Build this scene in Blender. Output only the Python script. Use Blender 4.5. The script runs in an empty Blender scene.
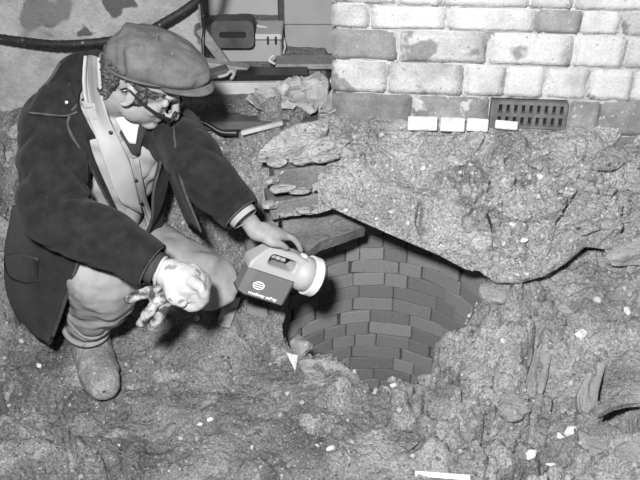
import bpy, bmesh, math, random
import numpy as np
from mathutils import Vector, Matrix
from mathutils.bvhtree import BVHTree
random.seed(7)
rng = np.random.default_rng(7)
scene = bpy.context.scene
col = scene.collection
PI = math.pi

# ------------------------------------------------------------------ camera, world, flash
CAM_H, PITCH, FPX = 1.62, math.radians(30), 800.0
cam_d = bpy.data.cameras.new('camera'); cam = bpy.data.objects.new('camera', cam_d); col.objects.link(cam)
cam.location = (0, 0, CAM_H); cam.rotation_euler = (PI/2-PITCH, 0, 0)
cam_d.sensor_width = 36; cam_d.lens = FPX/640*36; cam_d.clip_start = 0.02
scene.camera = cam
world = bpy.data.worlds.new('world'); scene.world = world; world.use_nodes = True
world.node_tree.nodes['Background'].inputs[0].default_value = (1, 1, 1, 1)
world.node_tree.nodes['Background'].inputs[1].default_value = 0.11
fl = bpy.data.lights.new('flash_gun', 'AREA'); fl.shape = 'DISK'; fl.size = 0.16; fl.energy = 130
flo = bpy.data.objects.new('flash_gun', fl); col.objects.link(flo)
flo.location = (-0.20, 0.0, 1.98)
flo.rotation_euler = (Vector((0.22, 2.2, 0.35))-flo.location).to_track_quat('-Z', 'Y').to_euler()
vs = scene.view_settings
vs.view_transform = 'Standard'; vs.look = 'None'; vs.gamma = 1; vs.use_curve_mapping = False; vs.exposure = 0.0

# ------------------------------------------------------------------ helpers
CF = np.array([0, math.cos(PITCH), -math.sin(PITCH)]); CU = np.array([0, math.sin(PITCH), math.cos(PITCH)]); CR = np.array([1., 0, 0])
CC = np.array([0, 0, CAM_H])
def ray(px, py): return CF+CR*((px-320)/FPX)+CU*((240-py)/FPX)
def at(px, py, Y): d = ray(px, py); return CC+d*(Y/d[1])
def atz(px, py, z): d = ray(px, py); return CC+d*((z-CAM_H)/d[2])
def nrm(v): v = np.asarray(v, float); return v/np.linalg.norm(v)

def hash3(i, j, k, seed):
    n = (i.astype(np.int64)*374761393+j.astype(np.int64)*668265263+k.astype(np.int64)*2147483647+seed*1274126177) & 0xffffffff
    n = ((n ^ (n >> 13))*1274126177) & 0xffffffff
    n = ((n ^ (n >> 16))*2246822519) & 0xffffffff
    return ((n ^ (n >> 15)) & 0xffff)/65535.0
def vnoise(P, seed=0):
    P = np.asarray(P, float); I = np.floor(P).astype(np.int64); f = P-I; f = f*f*(3-2*f)
    i, j, k = I[:, 0], I[:, 1], I[:, 2]; r = 0
    for a in (0, 1):
        for b in (0, 1):
            for c in (0, 1):
                w = (f[:, 0] if a else 1-f[:, 0])*(f[:, 1] if b else 1-f[:, 1])*(f[:, 2] if c else 1-f[:, 2])
                r = r+w*hash3(i+a, j+b, k+c, seed)
    return r*2-1
def fbm(P, oct=4, seed=0, gain=.5):
    s = 0; a = 1.
    P = np.asarray(P, float)
    for o in range(oct):
        s = s+a*vnoise(P*2**o+17.3*o, seed+o); a *= gain
    return s

def tag(o, label=None, cat=None, group=None, kind=None):
    if label: o['label'] = label
    if cat: o['category'] = cat
    if group: o['group'] = group
    if kind: o['kind'] = kind
    return o
def link(name, me, mat=None, parent=None, smooth=False):
    o = bpy.data.objects.new(name, me); col.objects.link(o)
    if mat and not me.materials: me.materials.append(mat)
    if parent is not None: o.parent = parent
    if smooth: me.polygons.foreach_set('use_smooth', [True]*len(me.polygons))
    return o
def mk(name, v, f, mat=None, parent=None, smooth=True):
    me = bpy.data.meshes.new(name); me.from_pydata([tuple(map(float, p)) for p in v], [], [tuple(map(int, q)) for q in f]); me.update()
    return link(name, me, mat, parent, smooth)
def empty(name, loc=(0, 0, 0)):
    o = bpy.data.objects.new(name, None); col.objects.link(o); o.location = loc; o.empty_display_size = .05
    return o
def np_verts(me):
    a = np.empty(len(me.vertices)*3); me.vertices.foreach_get('co', a); return a.reshape(-1, 3)
def set_verts(me, v): me.vertices.foreach_set('co', np.asarray(v, float).ravel()); me.update()
def np_normals(me):
    a = np.empty(len(me.vertices)*3); me.vertices.foreach_get('normal', a); return a.reshape(-1, 3)
def fuse(parts, voxel, smooth=4, fac=.5):
    """join closed shells (v,f) into one continuous skin"""
    V = []; Fc = []; n = 0
    for v, f in parts:
        V += [tuple(map(float, p)) for p in v]; Fc += [tuple(int(i)+n for i in q) for q in f]; n += len(v)
    me = bpy.data.meshes.new('t'); me.from_pydata(V, [], Fc); me.update()
    o = bpy.data.objects.new('t', me); col.objects.link(o)
    m = o.modifiers.new('r', 'REMESH'); m.mode = 'VOXEL'; m.voxel_size = voxel
    if smooth:
        s = o.modifiers.new('s', 'SMOOTH'); s.iterations = smooth; s.factor = fac
    dg = bpy.context.evaluated_depsgraph_get(); dg.update()
    r = bpy.data.meshes.new_from_object(o.evaluated_get(dg))
    bpy.data.objects.remove(o); bpy.data.meshes.remove(me)
    return r
def bvh_of(o):
    me = o.data
    return BVHTree.FromPolygons([tuple(v.co) for v in me.vertices], [tuple(p.vertices) for p in me.polygons])
def hit(bv, px, py, off=0.0):
    d = Vector(ray(px, py)).normalized(); l, n, i, t = bv.ray_cast(Vector(CC), d)
    if l is None: return None
    if n.dot(d) > 0: n = -n
    return np.array(l+n*off)

def catmull(P, n):
    P = np.asarray(P, float); P = np.vstack([2*P[0]-P[1], P, 2*P[-1]-P[-2]]); out = []
    m = len(P)-3
    for u in np.linspace(0, m, n):
        i = min(int(u), m-1); t = u-i; a, b, c, d = P[i:i+4]
        out.append(.5*((2*b)+(c-a)*t+(2*a-5*b+4*c-d)*t*t+(3*b-a-3*c+d)*t**3))
    return np.array(out)
def tube(path, radii, seg=16, n=None, aspect=1.0, up=(0, 0, 1), caps=True, closed=False, disp=None, roundcap=False):
    """swept tube; radii per control point; returns (v,f)"""
    n = n or max(2, len(path)*4)
    P = np.asarray(path, float)
    if closed: C = catmull(np.vstack([P[-1:], P, P[:2]]), n*2)[:]; C = catmull(np.vstack([P, P[:1]]), n+1)[:-1]; R = np.full(len(C), radii[0] if hasattr(radii, '__len__') else radii)
    else:
        C = catmull(P, n) if len(P) > 2 else P[0]+(P[1]-P[0])*np.linspace(0, 1, n)[:, None]
        rr = np.asarray(radii, float) if hasattr(radii, '__len__') else np.full(len(P), radii)
        R = np.interp(np.linspace(0, len(P)-1, n), np.arange(len(P)), rr)
    if closed: T = np.roll(C, -1, 0)-np.roll(C, 1, 0)
    else: T = np.gradient(C, axis=0)
    v = []; f = []; u = np.asarray(up, float)
    rows = []
    if roundcap and not closed:
        pre = [(C[0]-nrm(T[0])*R[0]*math.sin(a), R[0]*math.cos(a), T[0]) for a in (1.3, .9, .45)]
        post = [(C[-1]+nrm(T[-1])*R[-1]*math.sin(a), R[-1]*math.cos(a), T[-1]) for a in (.45, .9, 1.3)]
    else: pre = post = []
    rows = pre+[(C[i], R[i], T[i]) for i in range(len(C))]+post
    for i, (c, r, t) in enumerate(rows):
        t = nrm(t); s = np.cross(t, u)
        if np.linalg.norm(s) < 1e-3: s = np.cross(t, (0.3, 1, 0.2))
        s = nrm(s); w = np.cross(s, t); u = w
        for k in range(seg):
            a = 2*PI*k/seg
            q = r if disp is None else r*(1+disp(i/(len(rows)-1), a))
            v.append(c+s*math.cos(a)*q*aspect+w*math.sin(a)*q)
    m = len(rows)
    for i in range(m if closed else m-1):
        for k in range(seg):
            j = (i+1) % m; f.append((i*seg+k, i*seg+(k+1) % seg, j*seg+(k+1) % seg, j*seg+k))
    if caps and not closed:
        f.append(tuple(range(seg))[::-1]); f.append(tuple((m-1)*seg+k for k in range(seg)))
    return v, f
def ellipsoid(c, r, M=None, nu=20, nv=14):
    v = [(0, 0, -1)]; f = []
    for j in range(1, nv):
        b = -PI/2+PI*j/nv
        for i in range(nu): a = 2*PI*i/nu; v.append((math.cos(b)*math.cos(a), math.cos(b)*math.sin(a), math.sin(b)))
    v.append((0, 0, 1)); top = len(v)-1
    for i in range(nu): f.append((0, 1+(i+1) % nu, 1+i)); f.append((top, top-nu+i, top-nu+(i+1) % nu))
    for j in range(nv-2):
        for i in range(nu): a = 1+j*nu; f.append((a+i, a+(i+1) % nu, a+nu+(i+1) % nu, a+nu+i))
    v = np.array(v)*np.array(r)
    if M is not None: v = v@np.asarray(M).T
    return v+np.array(c), f
def box_vf(lo, hi): 
    (a, b, c), (d, e, g) = lo, hi
    v = [(a, b, c), (d, b, c), (d, e, c), (a, e, c), (a, b, g), (d, b, g), (d, e, g), (a, e, g)]
    return np.array(v, float), [(3, 2, 1, 0), (4, 5, 6, 7), (0, 1, 5, 4), (1, 2, 6, 5), (2, 3, 7, 6), (3, 0, 4, 7)]
def cham_box(sx, sy, sz, c):
    """box centred at 0 with chamfered edges, as a mesh: 26 faces"""
    bm = bmesh.new(); bmesh.ops.create_cube(bm, size=1)
    for v in bm.verts: v.co = (v.co.x*sx, v.co.y*sy, v.co.z*sz)
    bmesh.ops.bevel(bm, geom=bm.edges[:], offset=c, segments=1, affect='EDGES')
    me = bpy.data.meshes.new('m'); bm.to_mesh(me); bm.free(); return me
def prism(poly, z0, z1):
    """poly in local xy, extruded along z"""
    n = len(poly); v = [(x, y, z0) for x, y in poly]+[(x, y, z1) for x, y in poly]
    f = [tuple(range(n))[::-1], tuple(range(n, 2*n))]+[(i, (i+1) % n, n+(i+1) % n, n+i) for i in range(n)]
    return np.array(v, float), f
def join(parts):
    V = []; Fc = []; n = 0
    for v, f in parts:
        V += [tuple(map(float, p)) for p in v]; Fc += [tuple(int(i)+n for i in q) for q in f]; n += len(v)
    return V, Fc

# ------------------------------------------------------------------ materials (black-and-white world)
MATS = {}
def gm(name, lo, hi, scale=8, rough=.9, bump=.3, bscale=60, bdist=.004, detail=8, pos=(.35, .65), spec=.25, specks=None, spots=None, coord='Object', island=0, sheen=0, grit=0, dry=None, grain=0, gscale=160, bump2=0):
    if name in MATS: return MATS[name]
    m = bpy.data.materials.new(name); m.use_nodes = True; nt = m.node_tree; N = nt.nodes; L = nt.links
    b = N['Principled BSDF']; b.inputs['Roughness'].default_value = rough; b.inputs['Specular IOR Level'].default_value = spec
    tc0 = N.new('ShaderNodeTexCoord'); oi = N.new('ShaderNodeObjectInfo'); vm = N.new('ShaderNodeVectorMath'); vm.operation = 'MULTIPLY_ADD'; vm.inputs[1].default_value = (5.3, 7.1, 3.7)
    L.new(oi.outputs['Location'], vm.inputs[0]); L.new(tc0.outputs['Object'], vm.inputs[2])
    def noise(s, d, r=.6):
        n = N.new('ShaderNodeTexNoise'); n.inputs['Scale'].default_value = s; n.inputs['Detail'].default_value = d; n.inputs['Roughness'].default_value = r
        L.new(vm.outputs[0], n.inputs['Vector']); return n
    def ramp(src, p, c):
        r = N.new('ShaderNodeValToRGB'); e = r.color_ramp.elements
        e[0].position, e[1].position = p; e[0].color = (c[0],)*3+(1,); e[1].color = (c[1],)*3+(1,)
        L.new(src, r.inputs[0]); return r
    r = ramp(noise(scale, detail).outputs['Fac'], pos, (lo, hi)); out = r.outputs[0]
    def mix(a, fac, val):
        x = N.new('ShaderNodeMix'); x.data_type = 'RGBA'; L.new(fac, x.inputs[0]); L.new(a, x.inputs[6]); x.inputs[7].default_value = (val,)*3+(1,); return x.outputs[2]
    for (s, thr, wid, val) in (specks or []):
        q = ramp(noise(s, 3, .5).outputs['Fac'], (thr, thr+wid), (0, 1)); out = mix(out, q.outputs[0], val)
    if dry:
        sx = N.new('ShaderNodeSeparateXYZ'); L.new(tc0.outputs['Object'], sx.inputs[0])
        ad = N.new('ShaderNodeMath'); ad.operation = 'MULTIPLY_ADD'; ad.inputs[1].default_value = 1.1; L.new(noise(3.5, 4).outputs['Fac'], ad.inputs[0]); L.new(sx.outputs[0], ad.inputs[2])
        q = ramp(ad.outputs[0], (.62, 1.0), (0, 1)); d2 = ramp(noise(scale*1.4, detail).outputs['Fac'], pos, dry)
        x = N.new('ShaderNodeMix'); x.data_type = 'RGBA'; L.new(q.outputs[0], x.inputs[0]); L.new(out, x.inputs[6]); L.new(d2.outputs[0], x.inputs[7]); out = x.outputs[2]
    if sheen: b.inputs['Sheen Weight'].default_value = sheen; b.inputs['Sheen Roughness'].default_value = .5
    if island:
        g = N.new('ShaderNodeNewGeometry'); x = N.new('ShaderNodeMapRange'); x.inputs[3].default_value = 1-island; x.inputs[4].default_value = 1+island
        L.new(g.outputs['Random Per Island'], x.inputs[0])
        mm = N.new('ShaderNodeMix'); mm.data_type = 'RGBA'; mm.blend_type = 'MULTIPLY'; mm.inputs[0].default_value = 1
        L.new(out, mm.inputs[6]); L.new(x.outputs[0], mm.inputs[7]); out = mm.outputs[2]
    if grain:
        gr = N.new('ShaderNodeMapRange'); gr.inputs[1].default_value = .3; gr.inputs[2].default_value = .7; gr.inputs[3].default_value = 1-grain; gr.inputs[4].default_value = 1+grain
        L.new(noise(gscale, 4, .7).outputs['Fac'], gr.inputs[0])
        mm = N.new('ShaderNodeMix'); mm.data_type = 'RGBA'; mm.blend_type = 'MULTIPLY'; mm.inputs[0].default_value = 1
        L.new(out, mm.inputs[6]); L.new(gr.outputs[0], mm.inputs[7]); out = mm.outputs[2]
    L.new(out, b.inputs['Base Color'])
    if bump:
        bp = N.new('ShaderNodeBump'); bp.inputs['Strength'].default_value = bump; bp.inputs['Distance'].default_value = bdist
        L.new(noise(bscale, 6, .65).outputs['Fac'], bp.inputs['Height']); 
        if grit:
            vo = N.new('ShaderNodeTexVoronoi'); vo.inputs['Scale'].default_value = grit; vo.inputs['Randomness'].default_value = 1; L.new(vm.outputs[0], vo.inputs['Vector'])
            wn = N.new('ShaderNodeTexVoronoi'); wn.inputs['Scale'].default_value = grit*2.7; L.new(vm.outputs[0], wn.inputs['Vector'])
            mx = N.new('ShaderNodeMath'); mx.operation = 'MULTIPLY_ADD'; mx.inputs[1].default_value = .45; L.new(wn.outputs['Distance'], mx.inputs[0]); L.new(vo.outputs['Distance'], mx.inputs[2])
            b2 = N.new('ShaderNodeBump'); b2.invert = True; b2.inputs['Strength'].default_value = .6; b2.inputs['Distance'].default_value = .55/grit
            L.new(mx.outputs[0], b2.inputs['Height']); L.new(bp.outputs[0], b2.inputs['Normal']); bp = b2
        L.new(bp.outputs[0], b.inputs['Normal'])
    MATS[name] = m; return m
M_earth = gm('earth', .14, .34, 5, .8, 1.0, 38, .035, spec=.35, specks=[(150, .65, .04, .60), (60, .68, .03, .05), (9, .60, .08, .42)], grain=.5, dry=(.26, .52), grit=85)
M_bank = gm('bank_earth', .28, .54, 5, .92, 1.0, 34, .035, grain=.45, specks=[(110, .65, .04, .72), (45, .69, .04, .08), (11, .62, .06, .6)], grit=80)
M_crumb = gm('crumb', .18, .38, 30, .95, .4, 120, island=.45)
M_white = gm('whitewash', .42, .60, 6, .9, .7, 50, .008, pos=(.3, .5), specks=[(6, .64, .03, .27), (70, .69, .04, .28)], grain=.15)
M_white2 = gm('whitewash_worn', .34, .55, 7, .9, .8, 50, .008, pos=(.3, .6), specks=[(8, .56, .04, .25), (60, .66, .04, .27)], grain=.2)
M_bare = gm('bare_brick', .20, .32, 14, .95, .6, 90, .004, specks=[(12, .64, .03, .5), (80, .66, .04, .45)], grain=.2)
M_dark = gm('dark_brick', .15, .24, 14, .95, .6, 90, .004, specks=[(60, .72, .04, .5)], grain=.2)
M_mort = gm('limewashed_mortar', .36, .54, 9, .95, .8, 60, .008, specks=[(12, .58, .05, .25)], grain=.2)
M_wellb = [gm('well_brick_%d' % i, .155+.028*i, .225+.034*i, 20, .95, .6, 120, .002, grain=.25) for i in range(4)]
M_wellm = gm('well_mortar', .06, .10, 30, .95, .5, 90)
M_plast = gm('old_plaster', .20, .44, 5, .92, .8, 40, .012, specks=[(5, .60, .02, .10), (3.1, .57, .03, .17)], grain=.15)
M_coat = gm('coat_wool', .013, .024, 30, .95, .8, 420, .0018, spec=.10, sheen=.06, specks=[(160, .76, .03, .10)])
M_trim = gm('coat_edge_cord', .045, .08, 60, .9, .5, 300, .001, spec=.15)
M_jack = gm('jacket_twill', .27, .36, 10, .9, .35, 260, .001, spec=.15)
M_trou = gm('trouser_cotton', .21, .32, 9, .92, .4, 200, .0015, spec=.15, specks=[(26, .66, .06, .15)])
M_shirt = gm('shirt', .48, .55, 10, .9, .2, 200, .001)
M_knit = gm('dark_knit', .03, .05, 60, .95, .6, 300, .001)
M_skin = gm('skin', .25, .34, 24, .6, .6, 260, .001, spec=.25)
M_hair = gm('hair', .02, .15, 130, .6, 1.0, 170, .006, pos=(.42, .66), spec=.4)
M_cap = gm('cap_cloth', .085, .14, 16, .92, .8, 300, .0015, spec=.15, specks=[(30, .68, .06, .2)], grain=.15)
M_glove = gm('glove_canvas', .34, .47, 14, .9, .5, 200, .0015, specks=[(28, .62, .05, .2)])
M_glove2 = gm('stained_glove', .05, .42, 30, .7, .6, 150, .0015, pos=(.44, .58))
M_boot = gm('muddy_boot', .16, .34, 12, .8, 1.0, 70, .008, specks=[(60, .66, .04, .04), (90, .66, .03, .5)], grain=.35)
M_lpale = gm('pale_plastic', .36, .40, 4, .4, .0, spec=.4)
M_lmid = gm('mid_grey_plastic', .14, .16, 4, .5, .0, spec=.3)
M_lwhite = gm('white_plastic', .66, .70, 4, .4, .0, spec=.4)
M_print = gm('white_print', .78, .82, 4, .6, 0)
M_black = gm('black_plastic', .012, .02, 6, .35, .0, spec=.5)
M_rubber = gm('cable_rubber', .015, .035, 40, .6, .4, 120, .002, specks=[(70, .68, .04, .2)])
M_stone = gm('stone', .28, .42, 9, .9, .8, 70, .012, specks=[(60, .66, .04, .5)], grain=.25)
M_stoned = gm('dark_stone', .13, .22, 9, .9, .8, 70, .010, specks=[(70, .68, .04, .45)], grain=.3)
M_pale = gm('pale_rubble', .34, .56, 12, .9, .9, 60, .02, specks=[(40, .62, .05, .2)], grain=.3)
M_chip = gm('white_chip', .50, .72, 20, .8, .5, 90, .003, grain=.2)
M_conc = gm('concrete', .24, .38, 8, .92, .9, 60, .015, specks=[(60, .66, .04, .55), (20, .68, .03, .12)], grain=.3)
M_iron = gm('cast_iron', .10, .18, 25, .8, .5, 90, .002)
M_wood = gm('pale_timber', .32, .50, 7, .85, .4, 60, .002)
M_woodm = gm('mid_timber', .20, .32, 9, .85, .9, 60, .006, grain=.3)
M_woodd = gm('dark_timber', .05, .11, 9, .85, .4, 60, .002)
M_rag = gm('crumpled_sheet', .22, .42, 12, .6, .5, 60, .003, spec=.4)
M_panel = gm('painted_panel', .30, .36, 6, .7, .1, 40, .002)
M_room = gm('back_room_plaster', .46, .54, 3, .9, .2, 30, .003)
M_hose = gm('pale_hose', .45, .55, 8, .5, 0)
glass = bpy.data.materials.new('spectacle_glass'); glass.use_nodes = True
_b = glass.node_tree.nodes['Principled BSDF']; _b.inputs['Transmission Weight'].default_value = 1; _b.inputs['Roughness'].default_value = .02; _b.inputs['IOR'].default_value = 1.15

# ------------------------------------------------------------------ ground of the trench
CTRL = [atz(*q) for q in [(0, 480, -.03), (320, 480, -.03), (640, 480, .02), (95, 392, 0), (20, 345, .06), (200, 410, 0), (200, 345, .05), (150, 330, .07),
    (245, 300, .13), (300, 400, 0), (385, 390, 0), (440, 365, .04), (470, 320, .13), (490, 292, .21), (560, 300, .20), (640, 300, .24), (560, 400, .07), (640, 420, .07),
    (10, 200, .33), (250, 252, .25), (215, 205, .38), (228, 160, .55), (200, 138, .63), (20, 140, .50)]]
CTRL += [np.array(q) for q in [(-.8, 2.9, .6), (-1.6, 2.8, .5), (-.3, 2.6, .68), (-.3, 3.2, .68), (-1, 3.4, .68), (.3, 2.75, .3), (.9, 2.6, .4), (1.5, 2.5, .4), (1.5, 1.6, .1), (-1.6, 1.6, 0), (-1.6, 2.2, .15),
    (.2, 2.35, .2), (.2, .3, 0), (-1.6, .3, 0), (1.6, .3, 0), (.1, 3.5, .6), (1.2, 3.4, .6), (-.05, 2.42, .62)]]
CP = np.array(CTRL)
def tps(d2): return .5*d2*np.log(d2+1e-12)
_d = ((CP[:, None, :2]-CP[None, :, :2])**2).sum(-1); _n = len(CP)
_A = np.zeros((_n+3, _n+3)); _A[:_n, :_n] = tps(_d)+np.eye(_n)*2e-3; _A[:_n, _n] = 1; _A[:_n, _n+1:] = CP[:, :2]; _A[_n:, :_n] = _A[:_n, _n:].T
_w = np.linalg.solve(_A, np.concatenate([CP[:, 2], np.zeros(3)]))
def base_z(x, y):
    x = np.asarray(x, float); y = np.asarray(y, float); r = _w[_n]+_w[_n+1]*x+_w[_n+2]*y
    for i in range(_n): r = r+_w[i]*tps((x-CP[i, 0])**2+(y-CP[i, 1])**2)
    return r
# clods and half-buried lumps, cracks, a small void
K = 420
CL = np.stack([rng.uniform(-1.2, 1.2, K), rng.uniform(1.2, 2.6, K), 10**rng.uniform(-2.1, -1.25, K)], 1)
def seg_dist(x, y, pl):
    d = np.full(x.shape, 9.)
    for (a, b) in zip(pl[:-1], pl[1:]):
        ab = b-a; t = np.clip(((x-a[0])*ab[0]+(y-a[1])*ab[1])/(ab@ab+1e-12), 0, 1)
        d = np.minimum(d, np.hypot(x-a[0]-t*ab[0], y-a[1]-t*ab[1]))
    return d
def pl_px(pts, z): return [atz(a, b, z)[:2] for a, b in pts]
CRACKS = [(pl_px([(533, 350), (527, 386), (536, 405), (552, 411), (578, 403)], .09), .007, .045), (pl_px([(552, 412), (572, 420), (600, 414), (627, 405)], .07), .006, .04),
    (pl_px([(536, 406), (522, 427), (508, 436)], .06), .006, .03), (pl_px([(545, 432), (549, 455)], .05), .006, .03), (pl_px([(420, 428), (408, 433), (395, 427), (375, 412)], .0), .006, .03),
    (pl_px([(343, 447), (338, 452), (328, 450)], -.01), .006, .03), (pl_px([(420, 428), (424, 402), (440, 396)], .01), .005, .025), (pl_px([(500, 468), (535, 452)], .03), .006, .03),
    (pl_px([(0, 330), (15, 322), (22, 300)], .1), .006, .04), (pl_px([(282, 385), (296, 382)], .0), .004, .02), (pl_px([(273, 395), (280, 405)], .0), .004, .015)]
VOID = atz(619, 396, .08)[:2]
def ground_z(x, y, detail=True):
    z = base_z(x, y)
    P = np.stack([x, y, np.zeros_like(x)], -1).reshape(-1, 3)
    rough = .55+.45*np.clip(vnoise(P*3.1, 5)*1.2+.3+(P[:, 1]-1.8), 0, 1.2)
    d = .028*fbm(P*4.5, 2, 1)+rough*(.020*fbm(P*13, 3, 11)+.014*np.abs(fbm(P*34, 3, 23))+.004*fbm(P*90, 2, 31))
    # trowel and boot smears running across the mud
    Q = np.stack([P[:, 0]*9+P[:, 1]*5, P[:, 1]*38-P[:, 0]*14, P[:, 0]*0], -1); d = d+.005*fbm(Q, 2, 41)*np.clip(2.0-P[:, 1], 0, .5)*2
    z = z+d.reshape(x.shape)
    return z
hole_px = [(297, 262), (290, 290), (283, 318), (286, 333), (298, 347), (318, 356), (344, 361), (358, 376), (371, 386), (386, 387), (402, 376), (430, 363), (446, 346), (462, 326), (465, 309), (481, 291)]
hole_z = [.24, .17, .10, .075, .05, .04, .03, .015, .005, 0, .02, .04, .075, .12, .165, .21]
HOLE = np.array([atz(a, b, z)[:2] for (a, b), z in zip(hole_px, hole_z)]+[(.60, 2.25), (.58, 2.45), (.42, 2.60), (.2, 2.64), (.05, 2.58), (-.04, 2.48), (-.09, 2.40)])
HOLE = np.vstack([catmull(HOLE[:16], 70)+rng.normal(0, .0035, (70, 2)), HOLE[16:]])
def inside(x, y, poly):
    c = np.zeros(x.shape, bool); n = len(poly)
    for i in range(n):
        (x1, y1), (x2, y2) = poly[i], poly[(i+1) % n]
        c ^= ((y1 > y) != (y2 > y)) & (x < (x2-x1)*(y-y1)/(y2-y1+1e-15)+x1)
    return c
def add_clods(X, Y, Z, cl, h=.55):
    xs = X[0]; ys = Y[:, 0]
    for cx, cy, r in cl:
        i0, i1 = np.searchsorted(xs, (cx-r, cx+r)); j0, j1 = np.searchsorted(ys, (cy-r, cy+r))
        if i1 <= i0 or j1 <= j0: continue
        s = np.s_[j0:j1, i0:i1]; q = 1-((X[s]-cx)**2+(Y[s]-cy)**2)/r**2
        Z[s] += np.where(q > 0, np.sqrt(np.clip(q, 0, 1)), 0)*r*h*(.4+.6*hash3(np.array([int(cx*9999)]), np.array([int(cy*9999)]), np.array([3]), 4)[0])
xs = np.concatenate([np.arange(-2.2, -1.25, .05), np.arange(-1.25, 1.22, .0062), np.arange(1.22, 2.2, .05)])
ys = np.concatenate([np.arange(.2, 1.3, .05), np.arange(1.3, 2.62, .0062), np.arange(2.62, 3.9, .04)])
GX, GY = np.meshgrid(xs, ys); GZ = ground_z(GX, GY)
from mathutils.kdtree import KDTree
def cells(U, V_, spacing, seed):
    """angular clods: tilted facets with open joints; returns facet height and joint depth (0..1)"""
    rg = np.random.default_rng(seed); u0, u1, v0, v1 = U.min(), U.max(), V_.min(), V_.max(); N_ = int((u1-u0)*(v1-v0)/spacing**2)+4
    C_ = np.stack([rg.uniform(u0, u1, N_), rg.uniform(v0, v1, N_)], 1); tl = rg.normal(0, .32, (N_, 2)); hh = rg.normal(0, .16*spacing, N_)
    kd = KDTree(N_)
    for i in range(N_): kd.insert((C_[i, 0], C_[i, 1], 0), i)
    kd.balance(); uf, vf = U.ravel(), V_.ravel(); H = np.empty(uf.size); J = np.empty(uf.size)
    for k in range(uf.size):
        (_, i, d1), (_, _, d2) = kd.find_n((uf[k], vf[k], 0), 2); H[k] = hh[i]+tl[i, 0]*(uf[k]-C_[i, 0])+tl[i, 1]*(vf[k]-C_[i, 1]); J[k] = d2-d1
    return H.reshape(U.shape), np.clip(1-J.reshape(U.shape)/(.16*spacing), 0, 1)
jj0, jj1 = np.searchsorted(ys, 1.3), np.searchsorted(ys, 2.62); ii0, ii1 = np.searchsorted(xs, -1.25), np.searchsorted(xs, 1.22)
sl_ = np.s_[jj0:jj1, ii0:ii1]; _p = np.stack([GX[sl_], GY[sl_], GX[sl_]*0], -1).reshape(-1, 3)
wu = GX[sl_]+.014*fbm(_p*26, 2, 77).reshape(GX[sl_].shape); wv = GY[sl_]+.014*fbm(_p*26, 2, 78).reshape(GX[sl_].shape)
msk = np.clip(.25+1.1*vnoise(_p*3.3, 81).reshape(wu.shape)+.9*np.clip(GX[sl_]-.1, 0, .5)+.5*np.clip(GY[sl_]-1.9, 0, .6), .06, 1)
for sp_, sd_ in ((.11, 1), (.042, 2)):
    H_c, J_c = cells(wu, wv, sp_, sd_); GZ[sl_] += msk*(H_c*1.35-.013*J_c)
flat = np.clip((GY-2.48)/.08, 0, 1)*np.clip((GX+.78)/.2, 0, 1)*np.clip((.02-GX)/.05+np.clip((GY-2.62)/.05, 0, 1), 0, 1)
GZ = GZ*(1-flat)+flat*(.675+.006*fbm(np.stack([GX, GY, GX*0], -1).reshape(-1, 3)*14, 3, 15).reshape(GX.shape))
CLg = CL[~inside(CL[:, 0], CL[:, 1], HOLE)]
add_clods(GX, GY, GZ, CLg)
_q = np.stack([GX, GY, GX*0], -1).reshape(-1, 3); _jx = .010*fbm(_q*22, 2, 97).reshape(GX.shape); _jy = .010*fbm(_q*22, 2, 98).reshape(GX.shape)
for pl, w, dp in CRACKS: GZ -= dp*1.7*np.exp(-(seg_dist(GX+_jx, GY+_jy, pl)/(w*1.15))**2)
_vx, _vy = GX-VOID[0], GY-VOID[1]
GZ -= .30*np.clip(1.25-np.sqrt((_vx/.050)**2+(_vy/.095)**2), 0, 1)**.5*(np.sqrt((_vx/.050)**2+(_vy/.095)**2) < 1.25)
nx, ny = len(xs), len(ys)
cx_ = (GX[:-1, :-1]+GX[1:, 1:])/2; cy_ = (GY[:-1, :-1]+GY[1:, 1:])/2
keep = ~inside(cx_, cy_, HOLE)
jj, ii = np.nonzero(keep); a = jj*nx+ii
faces = np.stack([a, a+1, a+nx+1, a+nx], 1)
used = np.zeros(nx*ny, bool); used[faces.ravel()] = True
hv = np.zeros((ny, nx), bool); k2 = ~keep
hv[:-1, :-1] |= k2; hv[1:, :-1] |= k2; hv[:-1, 1:] |= k2; hv[1:, 1:] |= k2
bnd = (hv.ravel() & used)
V = np.stack([GX.ravel(), GY.ravel(), GZ.ravel()], 1)
bi = np.nonzero(bnd)[0]
pts = V[bi, :2]; best = np.full(len(bi), 9.); bp = pts.copy()
for A_, B_ in zip(HOLE, np.roll(HOLE, -1, 0)):
    ab = B_-A_; t = np.clip(((pts-A_)@ab)/(ab@ab+1e-12), 0, 1); q = A_+t[:, None]*ab; d = np.hypot(*(pts-q).T)
    m = d < best; best[m] = d[m]; bp[m] = q[m]
m = best < .012; V[bi[m], :2] = bp[m]
# rim skirt: the broken edge has thickness
ecount = {}
for f in faces[(bnd[faces].sum(1) >= 2)]:
    for u, w in zip(f, np.roll(f, -1)):
        if bnd[u] and bnd[w]: ecount.setdefault((min(u, w), max(u, w)), []).append((u, w))
newv = {}; extra = []; sk = []
WC = np.array([.20, 2.19])
def low(u, lev):
    if (u, lev) not in newv:
        p = V[u].copy(); out = nrm(p[:2]-WC); p[:2] += out*(.012 if lev == 0 else .05); p[2] -= (.03 if lev == 0 else .10); newv[(u, lev)] = len(V)+len(extra); extra.append(p)
    return newv[(u, lev)]
for e, l in ecount.items():
    if len(l) == 1:
        u, w = l[0]; sk.append((w, u, low(u, 0), low(w, 0))); sk.append((low(w, 0), low(u, 0), low(u, 1), low(w, 1)))
allv = np.vstack([V, np.array(extra)]); remap = -np.ones(len(allv), int)
af = np.vstack([faces, np.array(sk)]); us = np.unique(af); remap[us] = np.arange(len(us))
floor = mk('floor', allv[us], remap[af], M_earth); tag(floor, kind='structure', label='churned muddy earth of the dug trench around the open well')
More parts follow.
